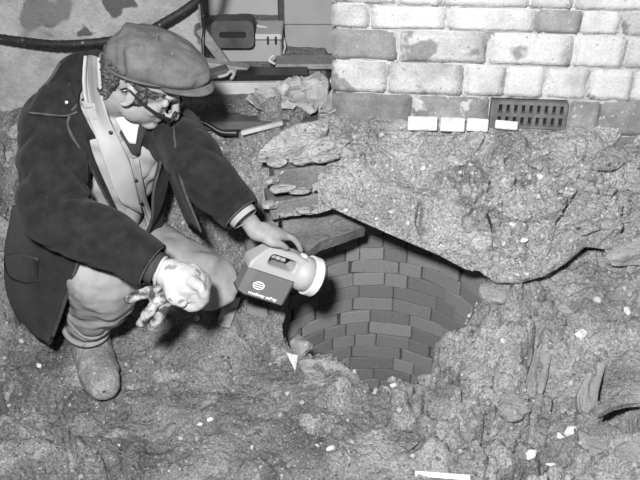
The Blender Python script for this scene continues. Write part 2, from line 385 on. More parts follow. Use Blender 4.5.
gbv = bvh_of(floor)
def gz(x, y):
    l, n, i, t = gbv.ray_cast(Vector((x, y, 1.4)), Vector((0, 0, -1)))
    return float(base_z(x, y)) if l is None else l.z

# ------------------------------------------------------------------ the well: brick lining
WR = lambda z: .365-.05*np.clip((z-.02)/.4, 0, 1)**1.5
well = empty('brick_well', (WC[0], WC[1], -1.05)); tag(well, 'round brick-lined well shaft opening under the broken concrete slab', 'well')
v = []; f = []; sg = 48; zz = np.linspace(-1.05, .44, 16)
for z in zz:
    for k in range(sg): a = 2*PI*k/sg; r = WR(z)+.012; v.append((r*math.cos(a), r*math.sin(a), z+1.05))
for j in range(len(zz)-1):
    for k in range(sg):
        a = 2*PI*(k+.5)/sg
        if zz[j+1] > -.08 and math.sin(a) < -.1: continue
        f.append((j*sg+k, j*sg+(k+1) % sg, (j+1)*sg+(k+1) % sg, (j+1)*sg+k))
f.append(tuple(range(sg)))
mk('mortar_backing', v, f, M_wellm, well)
BM = [cham_box(1, 1, 1, .028) for _ in range(4)]
for i, b in enumerate(BM): b.materials.append(M_wellb[i])
CH = .0575; nb = 0
for c in range(7, -15, -1):
    z = (c+.5)*CH-.0; r = WR(z); a = PI/2+.12+(random.random()*.3)
    end = a+2*PI; full = z < -.10
    while a < end-.12:
        wlen = random.choice([.085, .09, .13, .145, .15, .165, .17]); da = wlen/r
        if a+da > end-.14: da = end-a; wlen = da*r
        am = a+da/2
        bx_, by_ = WC[0]+(r+.03)*math.cos(am), WC[1]+(r+.03)*math.sin(am)
        if (z+.06 < base_z(bx_, by_) and math.sin(am) > -.72) or (math.sin(am) > .25 and bool(inside(np.array([bx_]), np.array([by_]), HOLE)[0])):
            if nb < 298:
                o = bpy.data.objects.new('brick', random.choice(BM)); col.objects.link(o); o.parent = well
                rr = r+.035+random.uniform(-.003, .003)
                o.location = (rr*math.cos(am), rr*math.sin(am), z+1.05)
                o.rotation_euler = (random.uniform(-.015, .015), random.uniform(-.02, .02), am+PI/2+random.uniform(-.015, .015))
                o.scale = (max(.03, 2*(r+.002)*math.tan(da/2)-.003), .07, CH-.0035); nb += 1
        a += da

# ------------------------------------------------------------------ brick wall at the back
WYAW = math.radians(-6)
WO = at(333, 60, 2.46); WO = np.array([WO[0], WO[1], 0])
WX = np.array([math.cos(WYAW), math.sin(WYAW), 0]); WN = np.array([math.sin(WYAW), -math.cos(WYAW), 0])
def wall_uv(px, py):
    d = ray(px, py); t = ((WO-CC)@WN)/(d@WN); p = CC+d*t; return (p-WO)@WX, p[2]
wall = None
def wpt(u, n, z): return WO+WX*u+WN*n+np.array([0, 0, z])
v = [wpt(u, n, z) for n in (-.007, -.30) for u, z in ((.01, .55), (1.6, .55), (1.6, 1.62), (.01, 1.62))]
wall = mk('wall_back', v, [(0, 1, 2, 3), (7, 6, 5, 4), (1, 0, 4, 5), (2, 1, 5, 6), (3, 2, 6, 7), (0, 3, 7, 4)], M_mort, smooth=False)
tag(wall, kind='structure', label='whitewashed brick wall with flaking limewash above the earth bank')
def rough_brick(w, d, h):
    bm = bmesh.new(); bmesh.ops.create_cube(bm, size=1)
    for q in bm.verts: q.co = (q.co.x*(w+.008), q.co.y*d, q.co.z*(h+.005))
    bmesh.ops.bevel(bm, geom=bm.edges[:], offset=.006, segments=2, affect='EDGES'); bmesh.ops.subdivide_edges(bm, edges=[e for e in bm.edges if e.calc_length() > .03], cuts=5, use_grid_fill=True)
    v = np.array([tuple(q.co) for q in bm.verts]); s = random.uniform(0, 50)
    n = np.stack([fbm(v*38+s, 3, 1), fbm(v*30+s, 3, 2), fbm(v*38+s, 3, 3)], 1)*np.array([.0035, .0028, .0030])
    for q, p in zip(bm.verts, v+n): q.co = p
    me = bpy.data.meshes.new('brick'); bm.to_mesh(me); bm.free(); me.polygons.foreach_set('use_smooth', [True]*len(me.polygons)); return me
wm = {}
for i, m in enumerate([M_white, M_white2, M_bare, M_dark]):
    b = cham_box(1, 1, 1, .05); b.materials.append(m); wm[i] = b
ROWS = [(-62, -28, [(333, 380, 0), (383, 430, 0), (433, 520, 0), (523, 566, 0), (569, 650, 0)]), (-28, 3.2, [(333, 396, 1), (400, 440, 0), (444, 530, 0), (533, 575, 1), (579, 662, 0)]),
    (6, 27, [(333, 368, 1), (372, 446, 0), (449, 535, 0), (538, 582, 2), (585, 621, 0), (625, 700, 1)]),
    (30, 59, [(333, 396, 2), (401, 486, 1), (492, 573, 0), (577, 626, 0), (630, 690, 1)]),
    (62, 91, [(333, 386, 1), (390, 463, 1), (467, 504, 0), (508, 544, 0), (549, 588, 0), (593, 634, 0), (637, 690, 0)]),
    (94, 124, [(333, 410, 3), (414, 488, 2), (571, 600, 2), (603, 690, 2)]), (127, 152, [(333, 380, 3), (384, 470, 3), (474, 560, 3), (564, 690, 3)])]
for y0, y1, bs in ROWS:
    z1 = wall_uv(335, y0)[1]; z0 = wall_uv(335, y1)[1]
    for x0, x1, mi in bs:
        u0 = wall_uv(x0, (y0+y1)/2)[0]; u1 = wall_uv(x1, (y0+y1)/2)[0]
        b_ = rough_brick(abs(u1-u0), .10, z1-z0); b_.materials.append([M_white, M_white2, M_bare, M_dark][mi]); o = bpy.data.objects.new('brick', b_); col.objects.link(o); o.parent = wall
        pr = random.uniform(-.002, .004)
        o.location = wpt((u0+u1)/2, -.050+pr, (z0+z1)/2); o.rotation_euler = (random.uniform(-.01, .01), random.uniform(-.008, .008), WYAW)
# cast-iron air brick set in the bottom course
(u0, z1), (u1, _), (_, z0) = wall_uv(491, 98), wall_uv(568, 98), wall_uv(491, 124)
ab = empty('air_brick', wpt((u0+u1)/2, 0, z0)); tag(ab, 'cast iron ventilation grating with square holes set low in whitewashed wall', 'air brick')
ab.rotation_euler = (0, 0, WYAW); W_ = (u1-u0)/2; H_ = z1-z0
mk('grating_hole_shade', *box_vf((-W_, -.004, 0), (W_, .02, H_)), M_black, ab, False)  # added black sheet, paints the shade inside the grating holes
parts = [box_vf((-W_, -.026, H_*.88), (W_, -.003, H_)), box_vf((-W_, -.026, 0), (W_, -.003, H_*.10)), box_vf((-W_, -.025, H_*.42), (W_, -.003, H_*.56)), box_vf((-W_, -.0255, H_*.10), (-W_*.9, -.003, H_*.88)), box_vf((W_*.9, -.0255, H_*.10), (W_, -.003, H_*.88))]
mk('frame', *join(parts), M_iron, ab, False)
for i in range(9):
    x = -W_*.9+(i+.5)*W_*1.8/9-W_*.1
    mk('bar', *box_vf((x+W_*.0, -.024, H_*.10), (x+W_*.11, -.003, H_*.88)), M_iron, ab, False)

# ------------------------------------------------------------------ earth bank in front of the wall, with the broken slab edge over the well
lip_px = [(318, 214, 2.19), (333, 209, 2.17), (366, 224, 2.165), (400, 239, 2.15), (440, 256, 2.14), (466, 270, 2.12), (479, 271, 2.10), (496, 283, 2.09), (520, 283, 2.08), (545, 276, 2.09), (565, 264, 2.12), (585, 247, 2.16), (612, 250, 2.17), (640, 256, 2.16), (700, 262, 2.15), (860, 275, 2.1)]
LP = np.array([at(*q) for q in lip_px])
nu_, nv_ = 330, 120
lx = np.linspace(LP[0, 0], 1.6, nu_); ly = np.interp(lx, LP[:, 0], LP[:, 1]); lz = np.interp(lx, LP[:, 0], LP[:, 2])
wy = WO[1]+(lx-WO[0])*WX[1]/WX[0]+.01; wz = .672-.0*(lx)+.004*np.sin(lx*20)
S = np.linspace(0, 1, nv_)[:, None]
BX = np.repeat(lx[None], nv_, 0); BY = ly+(wy-ly)*(S**1.15); BZ = lz+(wz-lz)*(S**.78)
P = np.stack([BX, BY, BZ], -1).reshape(-1, 3)
env = np.clip(S*9, .1, 1)*np.clip((1-S)*6, .15, 1)
slab = np.clip((.50-BX)/.06, 0, 1)*np.clip((.42-S)/.08, 0, 1)     # the slab face is smoother
D = (.020*fbm(P*6, 2, 51)+(.020*fbm(P*15, 3, 61)+.010*np.abs(fbm(P*38, 3, 71)))*1.0).reshape(BX.shape)*(1-.75*slab)+.022*slab+.003*slab*fbm(P*50, 2, 3).reshape(BX.shape)
_wx = BX+.012*fbm(P*24, 2, 83).reshape(BX.shape); _wz = BZ+BY*.4+.012*fbm(P*24, 2, 84).reshape(BX.shape)
bm_ = np.clip(.45+.9*vnoise(P*4, 87).reshape(BX.shape), .15, 1)*(1-.8*slab)
for sp_, sd_ in ((.10, 5), (.038, 6)):
    H_c, J_c = cells(_wx, _wz, sp_, sd_); D = D+bm_*(H_c*1.25-.013*J_c)
D = D*env
BY = BY-.72*D; BZ = BZ+.69*D
for pl, w, dp in [([(421, 203), (417, 217), (421, 229)], .007, .05), ([(516, 150), (512, 180), (535, 205), (530, 225)], .016, .03), ([(575, 200), (610, 196), (640, 200)], .006, .03), ([(600, 160), (640, 150)], .01, .03)]:
    pp = [np.array(at(a, b, 2.27-(b-150)*.0012))[[0, 2]] for a, b in pl]
    g = dp*np.exp(-(seg_dist(BX, BZ, pp)/w)**2); BY += g*.8; BZ -= g*.5
UY = np.stack([ly+.01, ly+.05, ly+.20, ly+.62]); UZ = np.stack([lz-.004, lz+.012, lz+.03, lz+.05]); UX = np.repeat(lx[None], 4, 0)
UZ[1:] += .006*fbm(np.stack([UX[1:], UY[1:], UZ[1:]], -1).reshape(-1, 3)*20, 2, 5).reshape(3, -1)
AX = np.vstack([UX[::-1], BX]); AY = np.vstack([UY[::-1], BY]); AZ = np.vstack([UZ[::-1], BZ])
AZ = np.concatenate([AZ]); n_r = AX.shape[0]
vv = np.stack([AX.ravel(), AY.ravel(), AZ.ravel()], 1)
ff = [(j*nu_+i, j*nu_+i+1, (j+1)*nu_+i+1, (j+1)*nu_+i) for j in range(n_r-1) for i in range(nu_-1)]
# closed left end
ff.append(tuple(j*nu_ for j in range(n_r)))
bank = mk('trim_bank', vv, ff, M_bank); tag(bank, kind='structure', label='rubble-filled earth bank with broken concrete edge overhanging the well')
bbv = bvh_of(bank)
def surf(px, py):
    """the first of bank and ground under a pixel"""
    a = hit(bbv, px, py); b = hit(gbv, px, py)
    if a is None and b is None: return surf(px+(1 if px < 300 else -.0), py+2) if py < 478 else (atz(px, py, 0), gbv)
    if a is None: return b, gbv
    if b is None: return a, bbv
    return (a, bbv) if a[1] < b[1] else (b, gbv)

# ------------------------------------------------------------------ plaster wall on the left, back room
def pwall(name, p0, p1, z0, z1, th, mat, label, amp=.012, du=.02):
    p0 = np.array(p0, float); p1 = np.array(p1, float); d = p1-p0; Ln = np.linalg.norm(d); d /= Ln; n = np.array([d[1], -d[0]])
    nu = int(Ln/du)+1; nz = int((z1-z0)/du)+1
    U, Z = np.meshgrid(np.linspace(0, Ln, nu), np.linspace(z0, z1, nz)); Q = np.stack([U, Z, U*0], -1).reshape(-1, 3)
    dd = amp*fbm(Q*5, 4, 91)
    patch = np.clip((fbm(Q*3.2, 3, 95)-.25)*12, 0, 1); dd = dd-patch*amp*1.0
    xy = p0+U.reshape(-1, 1)*d+n*dd[:, None]
    v = np.column_stack([xy, Z.ravel()]); m = len(v)
    f = [(j*nu+i, j*nu+i+1, (j+1)*nu+i+1, (j+1)*nu+i) for j in range(nz-1) for i in range(nu-1)]
    bk = [(*(q-n*th), z) for q, z in ((p0, z0), (p1, z0), (p1, z1), (p0, z1))]
    fr = [0, nu-1, m-1, m-nu]
    v = np.vstack([v, bk]); 
    f += [(m+1, m, m+3, m+2), tuple(range(0, nu))[::-1]+(m, m+1), tuple(range(m-nu, m))+(m+2, m+3), tuple(j*nu for j in range(nz))+(m+3, m), tuple(j*nu+nu-1 for j in range(nz))[::-1]+(m+1, m+2)]
    o = mk(name, v, f, mat); tag(o, kind='structure', label=label); return o
pA = at(-90, 60, 2.78); pB = at(201, 40, 2.86)
pwall('wall_left', (pA[0]-.3, 2.74), (pB[0], pB[1]), .35, 1.75, .28, M_plast, 'flaking plastered wall behind the crouching man')
# ledge of rough masonry at the foot of the plaster
rA = at(205, 30, 3.75); rB = at(345, 30, 3.75)
wb = mk('wall_far', *box_vf((-1.7, 3.72, .5), (.9, 3.8, 1.9)), M_room, smooth=False); tag(wb, kind='structure', label='pale plain wall of the room beyond the opening')

# ------------------------------------------------------------------ loose things: rubble, stones, chips
def rock(name, c, r, M=None, mat=None, seed=0, amp=.25, facet=.0, sub=3, parent=None, flat=0):
    """angular stone: subdivided icosphere cut by random planes, half-extents r, axes M"""
    bm = bmesh.new(); bmesh.ops.create_icosphere(bm, subdivisions=sub, radius=1)
    v = np.array([tuple(q.co) for q in bm.verts]); fs = [tuple(q.index for q in p.verts) for p in bm.faces]; bm.free()
    rg = np.random.default_rng(seed+100)
    for k in range(9):
        n = nrm(rg.normal(0, 1, 3)); h = rg.uniform(.55, .85); d = v@n-h
        v = v-np.where(d > 0, d, 0)[:, None]*n
    v = v*(1+amp*.35*fbm(v*2.2+seed*3.1, 3, seed))[:, None]
    v = v*np.array(r)
    if M is not None: v = v@np.asarray(M).T
    o = mk(name, v, fs, mat, parent, smooth=False); o.location = tuple(c); return o
def axes(xdir, up):
    x = nrm(xdir); z = np.asarray(up, float); z = nrm(z-x*(z@x)); y = np.cross(z, x); return np.stack([x, y, z], 1)
def poly_slab(name, pts, th, mat, parent=None, noise=.002, seed=0, n_sub=3, nvec=None):
    """slab from world outline points: thickness th away from the viewer side, real bevelled, roughened edges"""
    pts = np.array(pts, float); c = pts.mean(0)
    _, _, vt = np.linalg.svd(pts-c); n = vt[2]
    if nvec is not None: n = nrm(nvec)
    if n@(CC-c) < 0: n = -n
    e1 = nrm(np.cross(n, (0.3, .2, 1))); e2 = np.cross(n, e1)
    P2 = np.stack([(pts-c)@e1, (pts-c)@e2], 1); hh = (pts-c)@n
    # resample outline
    out = []; oh = []
    for i in range(len(P2)):
        a, b = P2[i], P2[(i+1) % len(P2)]; m = max(2, int(np.linalg.norm(b-a)/.012))
        for t in np.linspace(0, 1, m, endpoint=False): out.append(a+(b-a)*t); oh.append(hh[i]+(hh[(i+1) % len(P2)]-hh[i])*t)
    out = np.array(out); oh = np.array(oh); m = len(out)
    out = out+min(noise, .003)*1.0*np.stack([vnoise(np.column_stack([out*30, out[:, :1]*0+seed]), 1), vnoise(np.column_stack([out*30, out[:, :1]*0+seed]), 2)], 1)
    rings = [(.0, .25), (.35, .1), (.7, .0), (.94, .0), (1, .0), (1.0, 1.0), (.9, 1.0)]
    V = []; F_ = []
    for k, (s, dd) in enumerate(rings):
        for i in range(m):
            s2 = max(s, .0); q = out[i]*s2
            top = k <= 4; z = (oh[i]*s2 if top or True else 0)
            z += (-.08*th if k == 4 else 0)-(th if dd == 1.0 else 0)
            V.append(c+e1*q[0]+e2*q[1]+n*z)
    V = np.array(V); nn = noise*fbm(V*45+seed, 3, seed); V = V+n*nn[:, None]
    # collapse inner ring to a fan centre
    ctr = len(V); V = np.vstack([V, V[:m].mean(0)[None], (V[6*m:7*m].mean(0))[None]])
    for k in range(1, 6):
        for i in range(m): j = (i+1) % m; F_.append((k*m+i, k*m+j, (k+1)*m+j, (k+1)*m+i))
    for i in range(m): j = (i+1) % m; F_.append((ctr, m+j, m+i)); F_.append((ctr+1, 6*m+i, 6*m+j))
    V2 = V[m:]; F2 = [tuple(q-m for q in f) for f in F_]
    o = mk(name, V2, F2, mat, parent, smooth=False)
    bm = bmesh.new(); bm.from_mesh(o.data); bmesh.ops.recalc_face_normals(bm, faces=bm.faces[:]); bm.to_mesh(o.data); bm.free()
    return o

# --- masonry stub left of the slab: two brick courses, mortar, pale stone on top
def oriented_box(name, px4, Y0, mat, parent=None, **k): return poly_slab(name, [at(a, b, Y) for a, b, Y in px4], k.get('th', .1), mat, parent, k.get('noise', .002), k.get('seed', 0), nvec=k.get('nvec'))
stub = empty('masonry_stub', at(300, 205, 2.32)); tag(stub, 'broken stub of two brick courses with lumpy mortar beside the slab', 'masonry')
def child(o, p): o.parent = p; o.matrix_parent_inverse = Matrix.Translation(-Vector(p.location)); return o
child(rock('core', at(312, 185, 2.36), (.16, .09, .12), None, M_pale, 3), stub)
for (x0, x1, y0, y1, sd) in [(270, 346, 163, 188, 1), (268, 338, 192, 212, 2)]:
    a = at((x0+x1)/2, (y0+y1)/2, 2.27); b = cham_box(.235, .12, (y1-y0)/800*2.5, .005); b.materials.append(M_stoned)
    o = link('brick', b, None, None); o.location = tuple(a+np.array([0, .035, 0])); o.rotation_euler = (.0, -.10 if sd == 2 else -.02, .22); child(o, stub)
for i, (px, py, w) in enumerate([(282, 189, .045), (300, 190.5, .04), (322, 187, .05), (338, 184, .035), (272, 180, .03), (275, 163, .04), (300, 161, .05), (325, 158, .05), (290, 213, .04), (312, 210, .05), (270, 205, .03)]):
    child(rock('mortar_lump', at(px, py, 2.215+.012*(i % 3)), (w, .03, .012), None, M_pale, 20+i, .5), stub)
st = poly_slab('pale_stone', [at(a, b, Y) for a, b, Y in [(259, 150, 2.25), (272, 137, 2.28), (292, 124, 2.34), (330, 119, 2.42), (329, 128, 2.36), (318, 139, 2.3), (300, 146, 2.27), (280, 152, 2.25)]], .05, M_pale, noise=.006, seed=3)
tag(st, 'pale ridged wedge of stone lying on top of the masonry stub', 'stone')
st = rock('rubble_lump', at(312, 150, 2.32), (.11, .06, .04), axes((1, 0, .25), (0, 0, 1)), M_pale, 41, .6); tag(st, 'crusted pale mortar lump just under the ridged stone wedge', 'rubble')
st = rock('rubble_lump', at(348, 158, 2.32), (.045, .05, .045), None, M_stone, 43, .6); tag(st, 'squarish grey lump between the masonry stub and slab', 'rubble')
st = rock('rubble_lump', at(366, 159, 2.31), (.035, .03, .018), None, M_stoned, 44, .6); tag(st, 'small dark brick fragment above the left end of slab', 'rubble')
# flagstone under the stub closing the left of the well
st = poly_slab('flagstone', [at(a, b, Y) for a, b, Y in [(246, 224, 2.30), (285, 216, 2.30), (333, 211, 2.30), (366, 226, 2.33), (350, 231, 2.28), (322, 240, 2.22), (298, 256, 2.16), (280, 262, 2.13), (246, 258, 2.13)]], .05, M_stoned, noise=.004, seed=5)
tag(st, 'dark sloping flagstone under the masonry stub at the well edge', 'stone')
# --- flat stones and lumps at the rim and on the slope
SL = [('flat_stone', [(297, 359), (322, 357), (346, 361), (360, 379), (344, 386), (312, 380)], M_conc, .04, 'flat smooth slab on the near rim of the well', 'stone'),
      ('rubble_lump', None, (300, 346, .045, .04, .035), M_conc, 'rounded earthy lump on the left rim of the well', 'rubble'),
      ('rubble_lump', None, (497, 292, .075, .06, .03), M_stone, 'blocky grey lump tucked under the right end of slab', 'rubble'),
      ('boulder', None, (632, 252, .09, .06, .048), M_stone, 'smooth rounded boulder at the right edge of the bank', 'stone'),
      ('rubble_lump', None, (566, 312, .03, .03, .02), M_stone, 'small grey lump below the bank right of the well', 'rubble'),
      ('rubble_lump', None, (430, 372, .05, .03, .02), M_conc, 'low lump on the right of the near well rim', 'rubble'),
      ('rubble_lump', None, (405, 440, .05, .045, .025), M_earth, 'smooth mud lump beside the forked crack in foreground', 'rubble'),
      ('rubble_lump', None, (345, 432, .05, .045, .022), M_earth, 'mud lump in the foreground below the flat rim slab', 'rubble'),
      ('rubble_lump', None, (515, 408, .055, .05, .03), M_conc, 'pale clod left of the rotted timber stakes', 'rubble'),
      ('rubble_lump', None, (588, 447, .065, .05, .03), M_conc, 'broad clod in front of the dark hollow at right', 'rubble'),
      ('rubble_lump', None, (632, 455, .05, .05, .03), M_conc, 'clod in the lower right corner of the trench', 'rubble'),
      ('rubble_lump', None, (20, 132, .05, .05, .03), M_pale, 'pale stone at the foot of the plaster wall behind man', 'rubble'),
      ('rubble_lump', None, (8, 160, .04, .04, .03), M_stone, 'grey stone left of the man at shoulder height', 'rubble'),
      ('rubble_lump', None, (25, 150, .025, .03, .02), M_pale, 'small pale stone touching the outline of the man\'s sleeve', 'rubble'),
      ('rubble_lump', None, (115, 415, .05, .04, .018), M_earth, 'low mud hump in front of the muddy boot', 'rubble'),
      ('rubble_lump', None, (108, 320, .05, .04, .02), M_conc, 'flat lump in the shadow between the man\'s legs', 'rubble'),
      ('rubble_lump', None, (545, 165, .05, .03, .02), M_bank, 'lump of bank earth beside the small white tile chip', 'rubble'),
      ('rubble_lump', None, (585, 225, .06, .04, .025), M_bank, 'long earthy lump at the base of the bank above boulder', 'rubble'),
      ('rubble_lump', None, (610, 160, .09, .05, .03), M_bank, 'broad smooth lump high on the right of the bank', 'rubble'),
      ('rubble_lump', None, (400, 125, .04, .03, .02), M_stone, 'grey lump just below the left end of white tiles', 'rubble'),
      ('rubble_lump', None, (455, 160, .035, .03, .02), M_bank, 'lump midway up the bank under the white tiles', 'rubble')]
for i, q in enumerate(SL):
    if q[1] is not None:
        nm, pts, mat, th, lab, cat = q
        P3 = []
        for a, b in pts: h, _ = surf(a, b+4); P3.append(h+np.array([0, 0, .012]))
        o = poly_slab(nm, P3, th, mat, noise=.004, seed=i)
    else:
        nm, _, (px, py, a, b, c), mat, lab, cat = q
        h, bv = surf(px, py)
        ang = random.uniform(-.6, .6); o = rock(nm, h+np.array([0, c*.3, -c*.1]), (a, b, c), axes((math.cos(ang), math.sin(ang), random.uniform(-.2, .2)), (random.uniform(-.2, .2), -.35 if bv is bbv else -.1, 1)), mat, 60+i, .5)
    tag(o, lab, cat)
CH_ = [(541, 178, .016, .014, .010, 'small white tile chip on the face of bank'), (580, 335, .022, .020, .008, 'white angular chip on the slope right of the well'), (597, 301, .012, .012, .008, 'small white chip up the slope from the angular chip'),
       (627, 312, .014, .012, .010, 'white lump near the right edge below boulder'), (423, 168, .018, .010, .008, 'pale oblong chip on the bank above the slab'), (571, 431, .028, .012, .008, 'white flake beside the crack in front of stakes'),
       (552, 465, .020, .006, .006, 'thin white splinter at the lower right foreground'), (531, 455, .02, .012, .008, 'pale flake at the end of the lower right crack'), (330, 449, .016, .008, .008, 'white flake on the foreground mud crack'),
       (560, 436, .014, .008, .006, 'small white flake left of the bigger one by crack'), (393, 386, .013, .008, .006, 'tiny white flake on the near well rim'), (345, 211, .01, .006, .005, 'tiny white flake on the left end of slab'),
       (392, 212, .022, .006, .005, 'white lime streak fragment on the slab edge'), (470, 292, .010, .006, .005, 'tiny white flake at the right well rim'), (39, 366, .010, .008, .007, 'small white pebble left of the muddy boot'),
       (200, 425, .010, .007, .005, 'small pale chip in the mud right of the boot'), (210, 420, .012, .006, .005, 'thin pale chip in the mid foreground mud'), (523, 240, .018, .010, .008, 'pale chip at the base of bank right of the slab'), (512, 225, .014, .010, .008, 'pale crumb in the gritty hollow of the bank'),
       (640, 260, .012, .01, .008, 'pale chip touching the smooth boulder')]
for i, (px, py, a, b, c, lab) in enumerate(CH_):
    h, bv = surf(px, py); ang = random.uniform(-.9, .9)
    o = rock('white_chip', h+np.array([0, 0, c*.35]), (a, b*1.2, c), axes((math.cos(ang), math.sin(ang), random.uniform(-.3, .3)), (0, -.5, 1)), M_chip, 200+i, .5, sub=2); tag(o, lab, 'chip', 'white chips in the rubble')
# white triangle shard and crumpled paper
h, _ = surf(291, 364)
o = poly_slab('shard', [surf(286, 357)[0]+(0, 0, .02), surf(298, 361)[0]+(0, 0, .022), surf(295, 374)[0]+(0, -.0, .012)], .008, M_chip, noise=.0006); tag(o, 'white triangular shard standing on the left rim of the well', 'shard')
pp = [(222, 306), (233, 304), (241, 306), (236, 316), (231, 333), (222, 335), (218, 326), (222, 317)]
o = poly_slab('crumpled_paper', [surf(a, b)[0]+np.array([0, 0, .012+.012*((i*7) % 3)]) for i, (a, b) in enumerate(pp)], .006, M_rag, noise=.008, seed=9); tag(o, 'crumpled pale scrap on the mud below the lantern', 'scrap')
o = poly_slab('white_strip', [surf(a, b)[0]+np.array([0, 0, .012]) for a, b in [(415, 474), (470, 478), (470, 484), (415, 480)]], .008, M_chip, noise=.0006); tag(o, 'thin white strip lying at the bottom edge of the foreground', 'strip')
# --- white glazed tiles along the foot of the wall
for i, (x0, x1, y0, y1, lab) in enumerate([(408, 437, 110, 123, 'white glazed tile piece at wall foot, leftmost of four'), (440, 464, 111, 124, 'white glazed tile piece at wall foot, second from left'), (466, 487, 112, 124, 'white glazed tile piece at wall foot, third from left'), (494, 516, 114, 122, 'white glazed tile sliver in front of the air brick')]):
    c0 = (x0+x1)/2; Yw = float(np.interp(0, [0], [0])); u, z = wall_uv(c0, (y0+y1)/2)
    p = wpt(u, .05, z-.004); o = link('glazed_tile', cham_box((x1-x0)/800*2.55, .016, (y1-y0)/800*2.7, .003), M_chip); o.location = tuple(p); o.rotation_euler = (-.35, .02*(i-1), WYAW-.01*i); tag(o, lab, 'tile', 'glazed tiles at the wall foot')
o = poly_slab('shading_crust', [atz(597, 413, .088), atz(602, 398, .10), surf(606, 362)[0]+np.array([0, .0, .008]), surf(625, 350)[0]+np.array([0, 0, .008]), surf(655, 352)[0]+np.array([0, 0, .008]), atz(668, 385, .14), atz(655, 402, .12), atz(630, 402, .108), atz(614, 406, .098)], .022, M_earth, noise=.005, seed=12); tag(o, 'crust of earth added to shade the dark hollow at right', 'earth')  # added overhang, shaped to darken the hollow beneath it
# --- rotted timber stakes
for (x0, y0, x1, y1, w, m, lab) in [(543, 352, 531, 400, .026, M_woodm, 'worn flat timber stake sunk in the slope, nearer the well'), (598, 362, 581, 414, .022, M_woodm, 'split rotted timber stake sunk in slope near the hollow')]:
    a = surf(x0, y0)[0]+np.array([0, -.0, -.004]); b = surf(x1, y1)[0]+np.array([0, -.004, .006])
    Mx = axes(b-a, (0, -.6, 1)); L_ = np.linalg.norm(b-a); v, f = box_vf((-L_/2, -w, -.03), (L_/2, w, .012))
    bm = bmesh.new()
    for q in v: bm.verts.new(q)
    bm.verts.ensure_lookup_table()
    for q in f: bm.faces.new([bm.verts[i] for i in q])
    bmesh.ops.bevel(bm, geom=bm.edges[:], offset=.005, segments=2, affect='EDGES'); bmesh.ops.subdivide_edges(bm, edges=bm.edges[:], cuts=3, use_grid_fill=True)
    vv = np.array([tuple(q.co) for q in bm.verts]); g = .009*fbm(vv*np.array([14, 70, 70]), 3, 5); vv[:, 2] += g; vv[:, 1] *= 1+.30*fbm(np.column_stack([vv[:, 0]*26, vv[:, 1]*0+w*90, vv[:, 2]*0]), 2, 6); vv[:, 0] *= 1+.10*fbm(np.column_stack([vv[:, 1]*70, vv[:, 1]*0, vv[:, 2]*0]), 2, 8)
    gr = .018*np.exp(-((vv[:, 1]-.004)/.006)**2)*np.clip(1-np.abs(vv[:, 0]+.02)/.05, 0, 1)*(vv[:, 2] > 0); vv[:, 2] -= gr
    for q, p in zip(bm.verts, vv@Mx.T): q.co = p
    me = bpy.data.meshes.new('timber_stake'); bm.to_mesh(me); bm.free(); o = link('timber_stake', me, m); o.location = tuple((a+b)/2); tag(o, lab, 'stake')
# --- gritty crumbs nobody could count
bm = bmesh.new(); bmesh.ops.create_icosphere(bm, subdivisions=1, radius=1); ico_v = np.array([tuple(q.co) for q in bm.verts]); ico_f = np.array([[q.index for q in p.verts] for p in bm.faces]); bm.free()
def crumbs(name, pts, rad, mat, label, cat):
    V = []; F_ = []; n = len(ico_v)
    for i, (p, r) in enumerate(zip(pts, rad)):
        sc = r*rng.uniform(.55, 1.25, 3); q = ico_v*(1+rng.uniform(-.25, .25, (n, 1))); A = rng.normal(0, 1, (3, 3)); Qm, _ = np.linalg.qr(A)
        V.append((q*sc)@Qm.T+p); F_.append(ico_f+i*n)
    o = mk(name, np.vstack(V), np.vstack(F_), mat, smooth=False); tag(o, label, cat, kind='stuff'); return o
def sample(bv, boxes, n, rlo, rhi):
    P = []; R = []
    for (x0, y0, x1, y1), w in boxes:
        for _ in range(int(n*w)):
            px, py = random.uniform(x0, x1), random.uniform(y0, y1); h, b = surf(px, py)
            if h is None or b is not bv or h[2] < -.2: continue
            r = rlo*(rhi/rlo)**(random.random()**2.2); P.append(h+np.array([0, 0, r*.25])); R.append(r)
    return P, R
P_, R_ = sample(gbv, [((-20, 130, 260, 480), .32), ((180, 130, 270, 230), .2), ((250, 340, 660, 490), .3), ((465, 270, 660, 420), .24)], 2600, .002, .010)
crumbs('rubble_grit', P_, R_, M_crumb, 'loose crumbs of stone and mud strewn over the trench floor', 'grit')
P_, R_ = sample(bbv, [((330, 134, 660, 285), .75), ((500, 150, 575, 280), .25)], 2200, .002, .010)
crumbs('rubble_grit', P_, R_, gm('bank_crumb', .24, .46, 30, .95, .4, 120, island=.45), 'loose crumbs of mortar and brick stuck in the bank face', 'grit')

# ------------------------------------------------------------------ things in the room behind and along the plaster wall
def boxobj(name, c, size, rot, mat, label=None, cat=None, ch=.006, parent=None):
    o = link(name, cham_box(*size, ch), mat, parent); o.location = tuple(c); o.rotation_euler = rot
    if label: tag(o, label, cat)
    return o
def pxlen(n, Y): return n/800*Y*1.12
# black cable sagging along the wall
pts = [at(-40, 30, 2.72), at(0, 38, 2.71), at(30, 42, 2.70), at(60, 44.5, 2.70), at(100, 42, 2.71), at(140, 34, 2.74), at(168, 20, 2.76), at(190, 6, 2.78), at(203, -8, 2.79), at(212, -40, 2.8)]
tag(mk('cable', *tube(pts, .0145, 12, 80, disp=lambda s, a: .06*math.sin(s*230+2*a)), M_rubber), 'thick black cable sagging along the plaster wall behind the man', 'cable')
FZ = .69
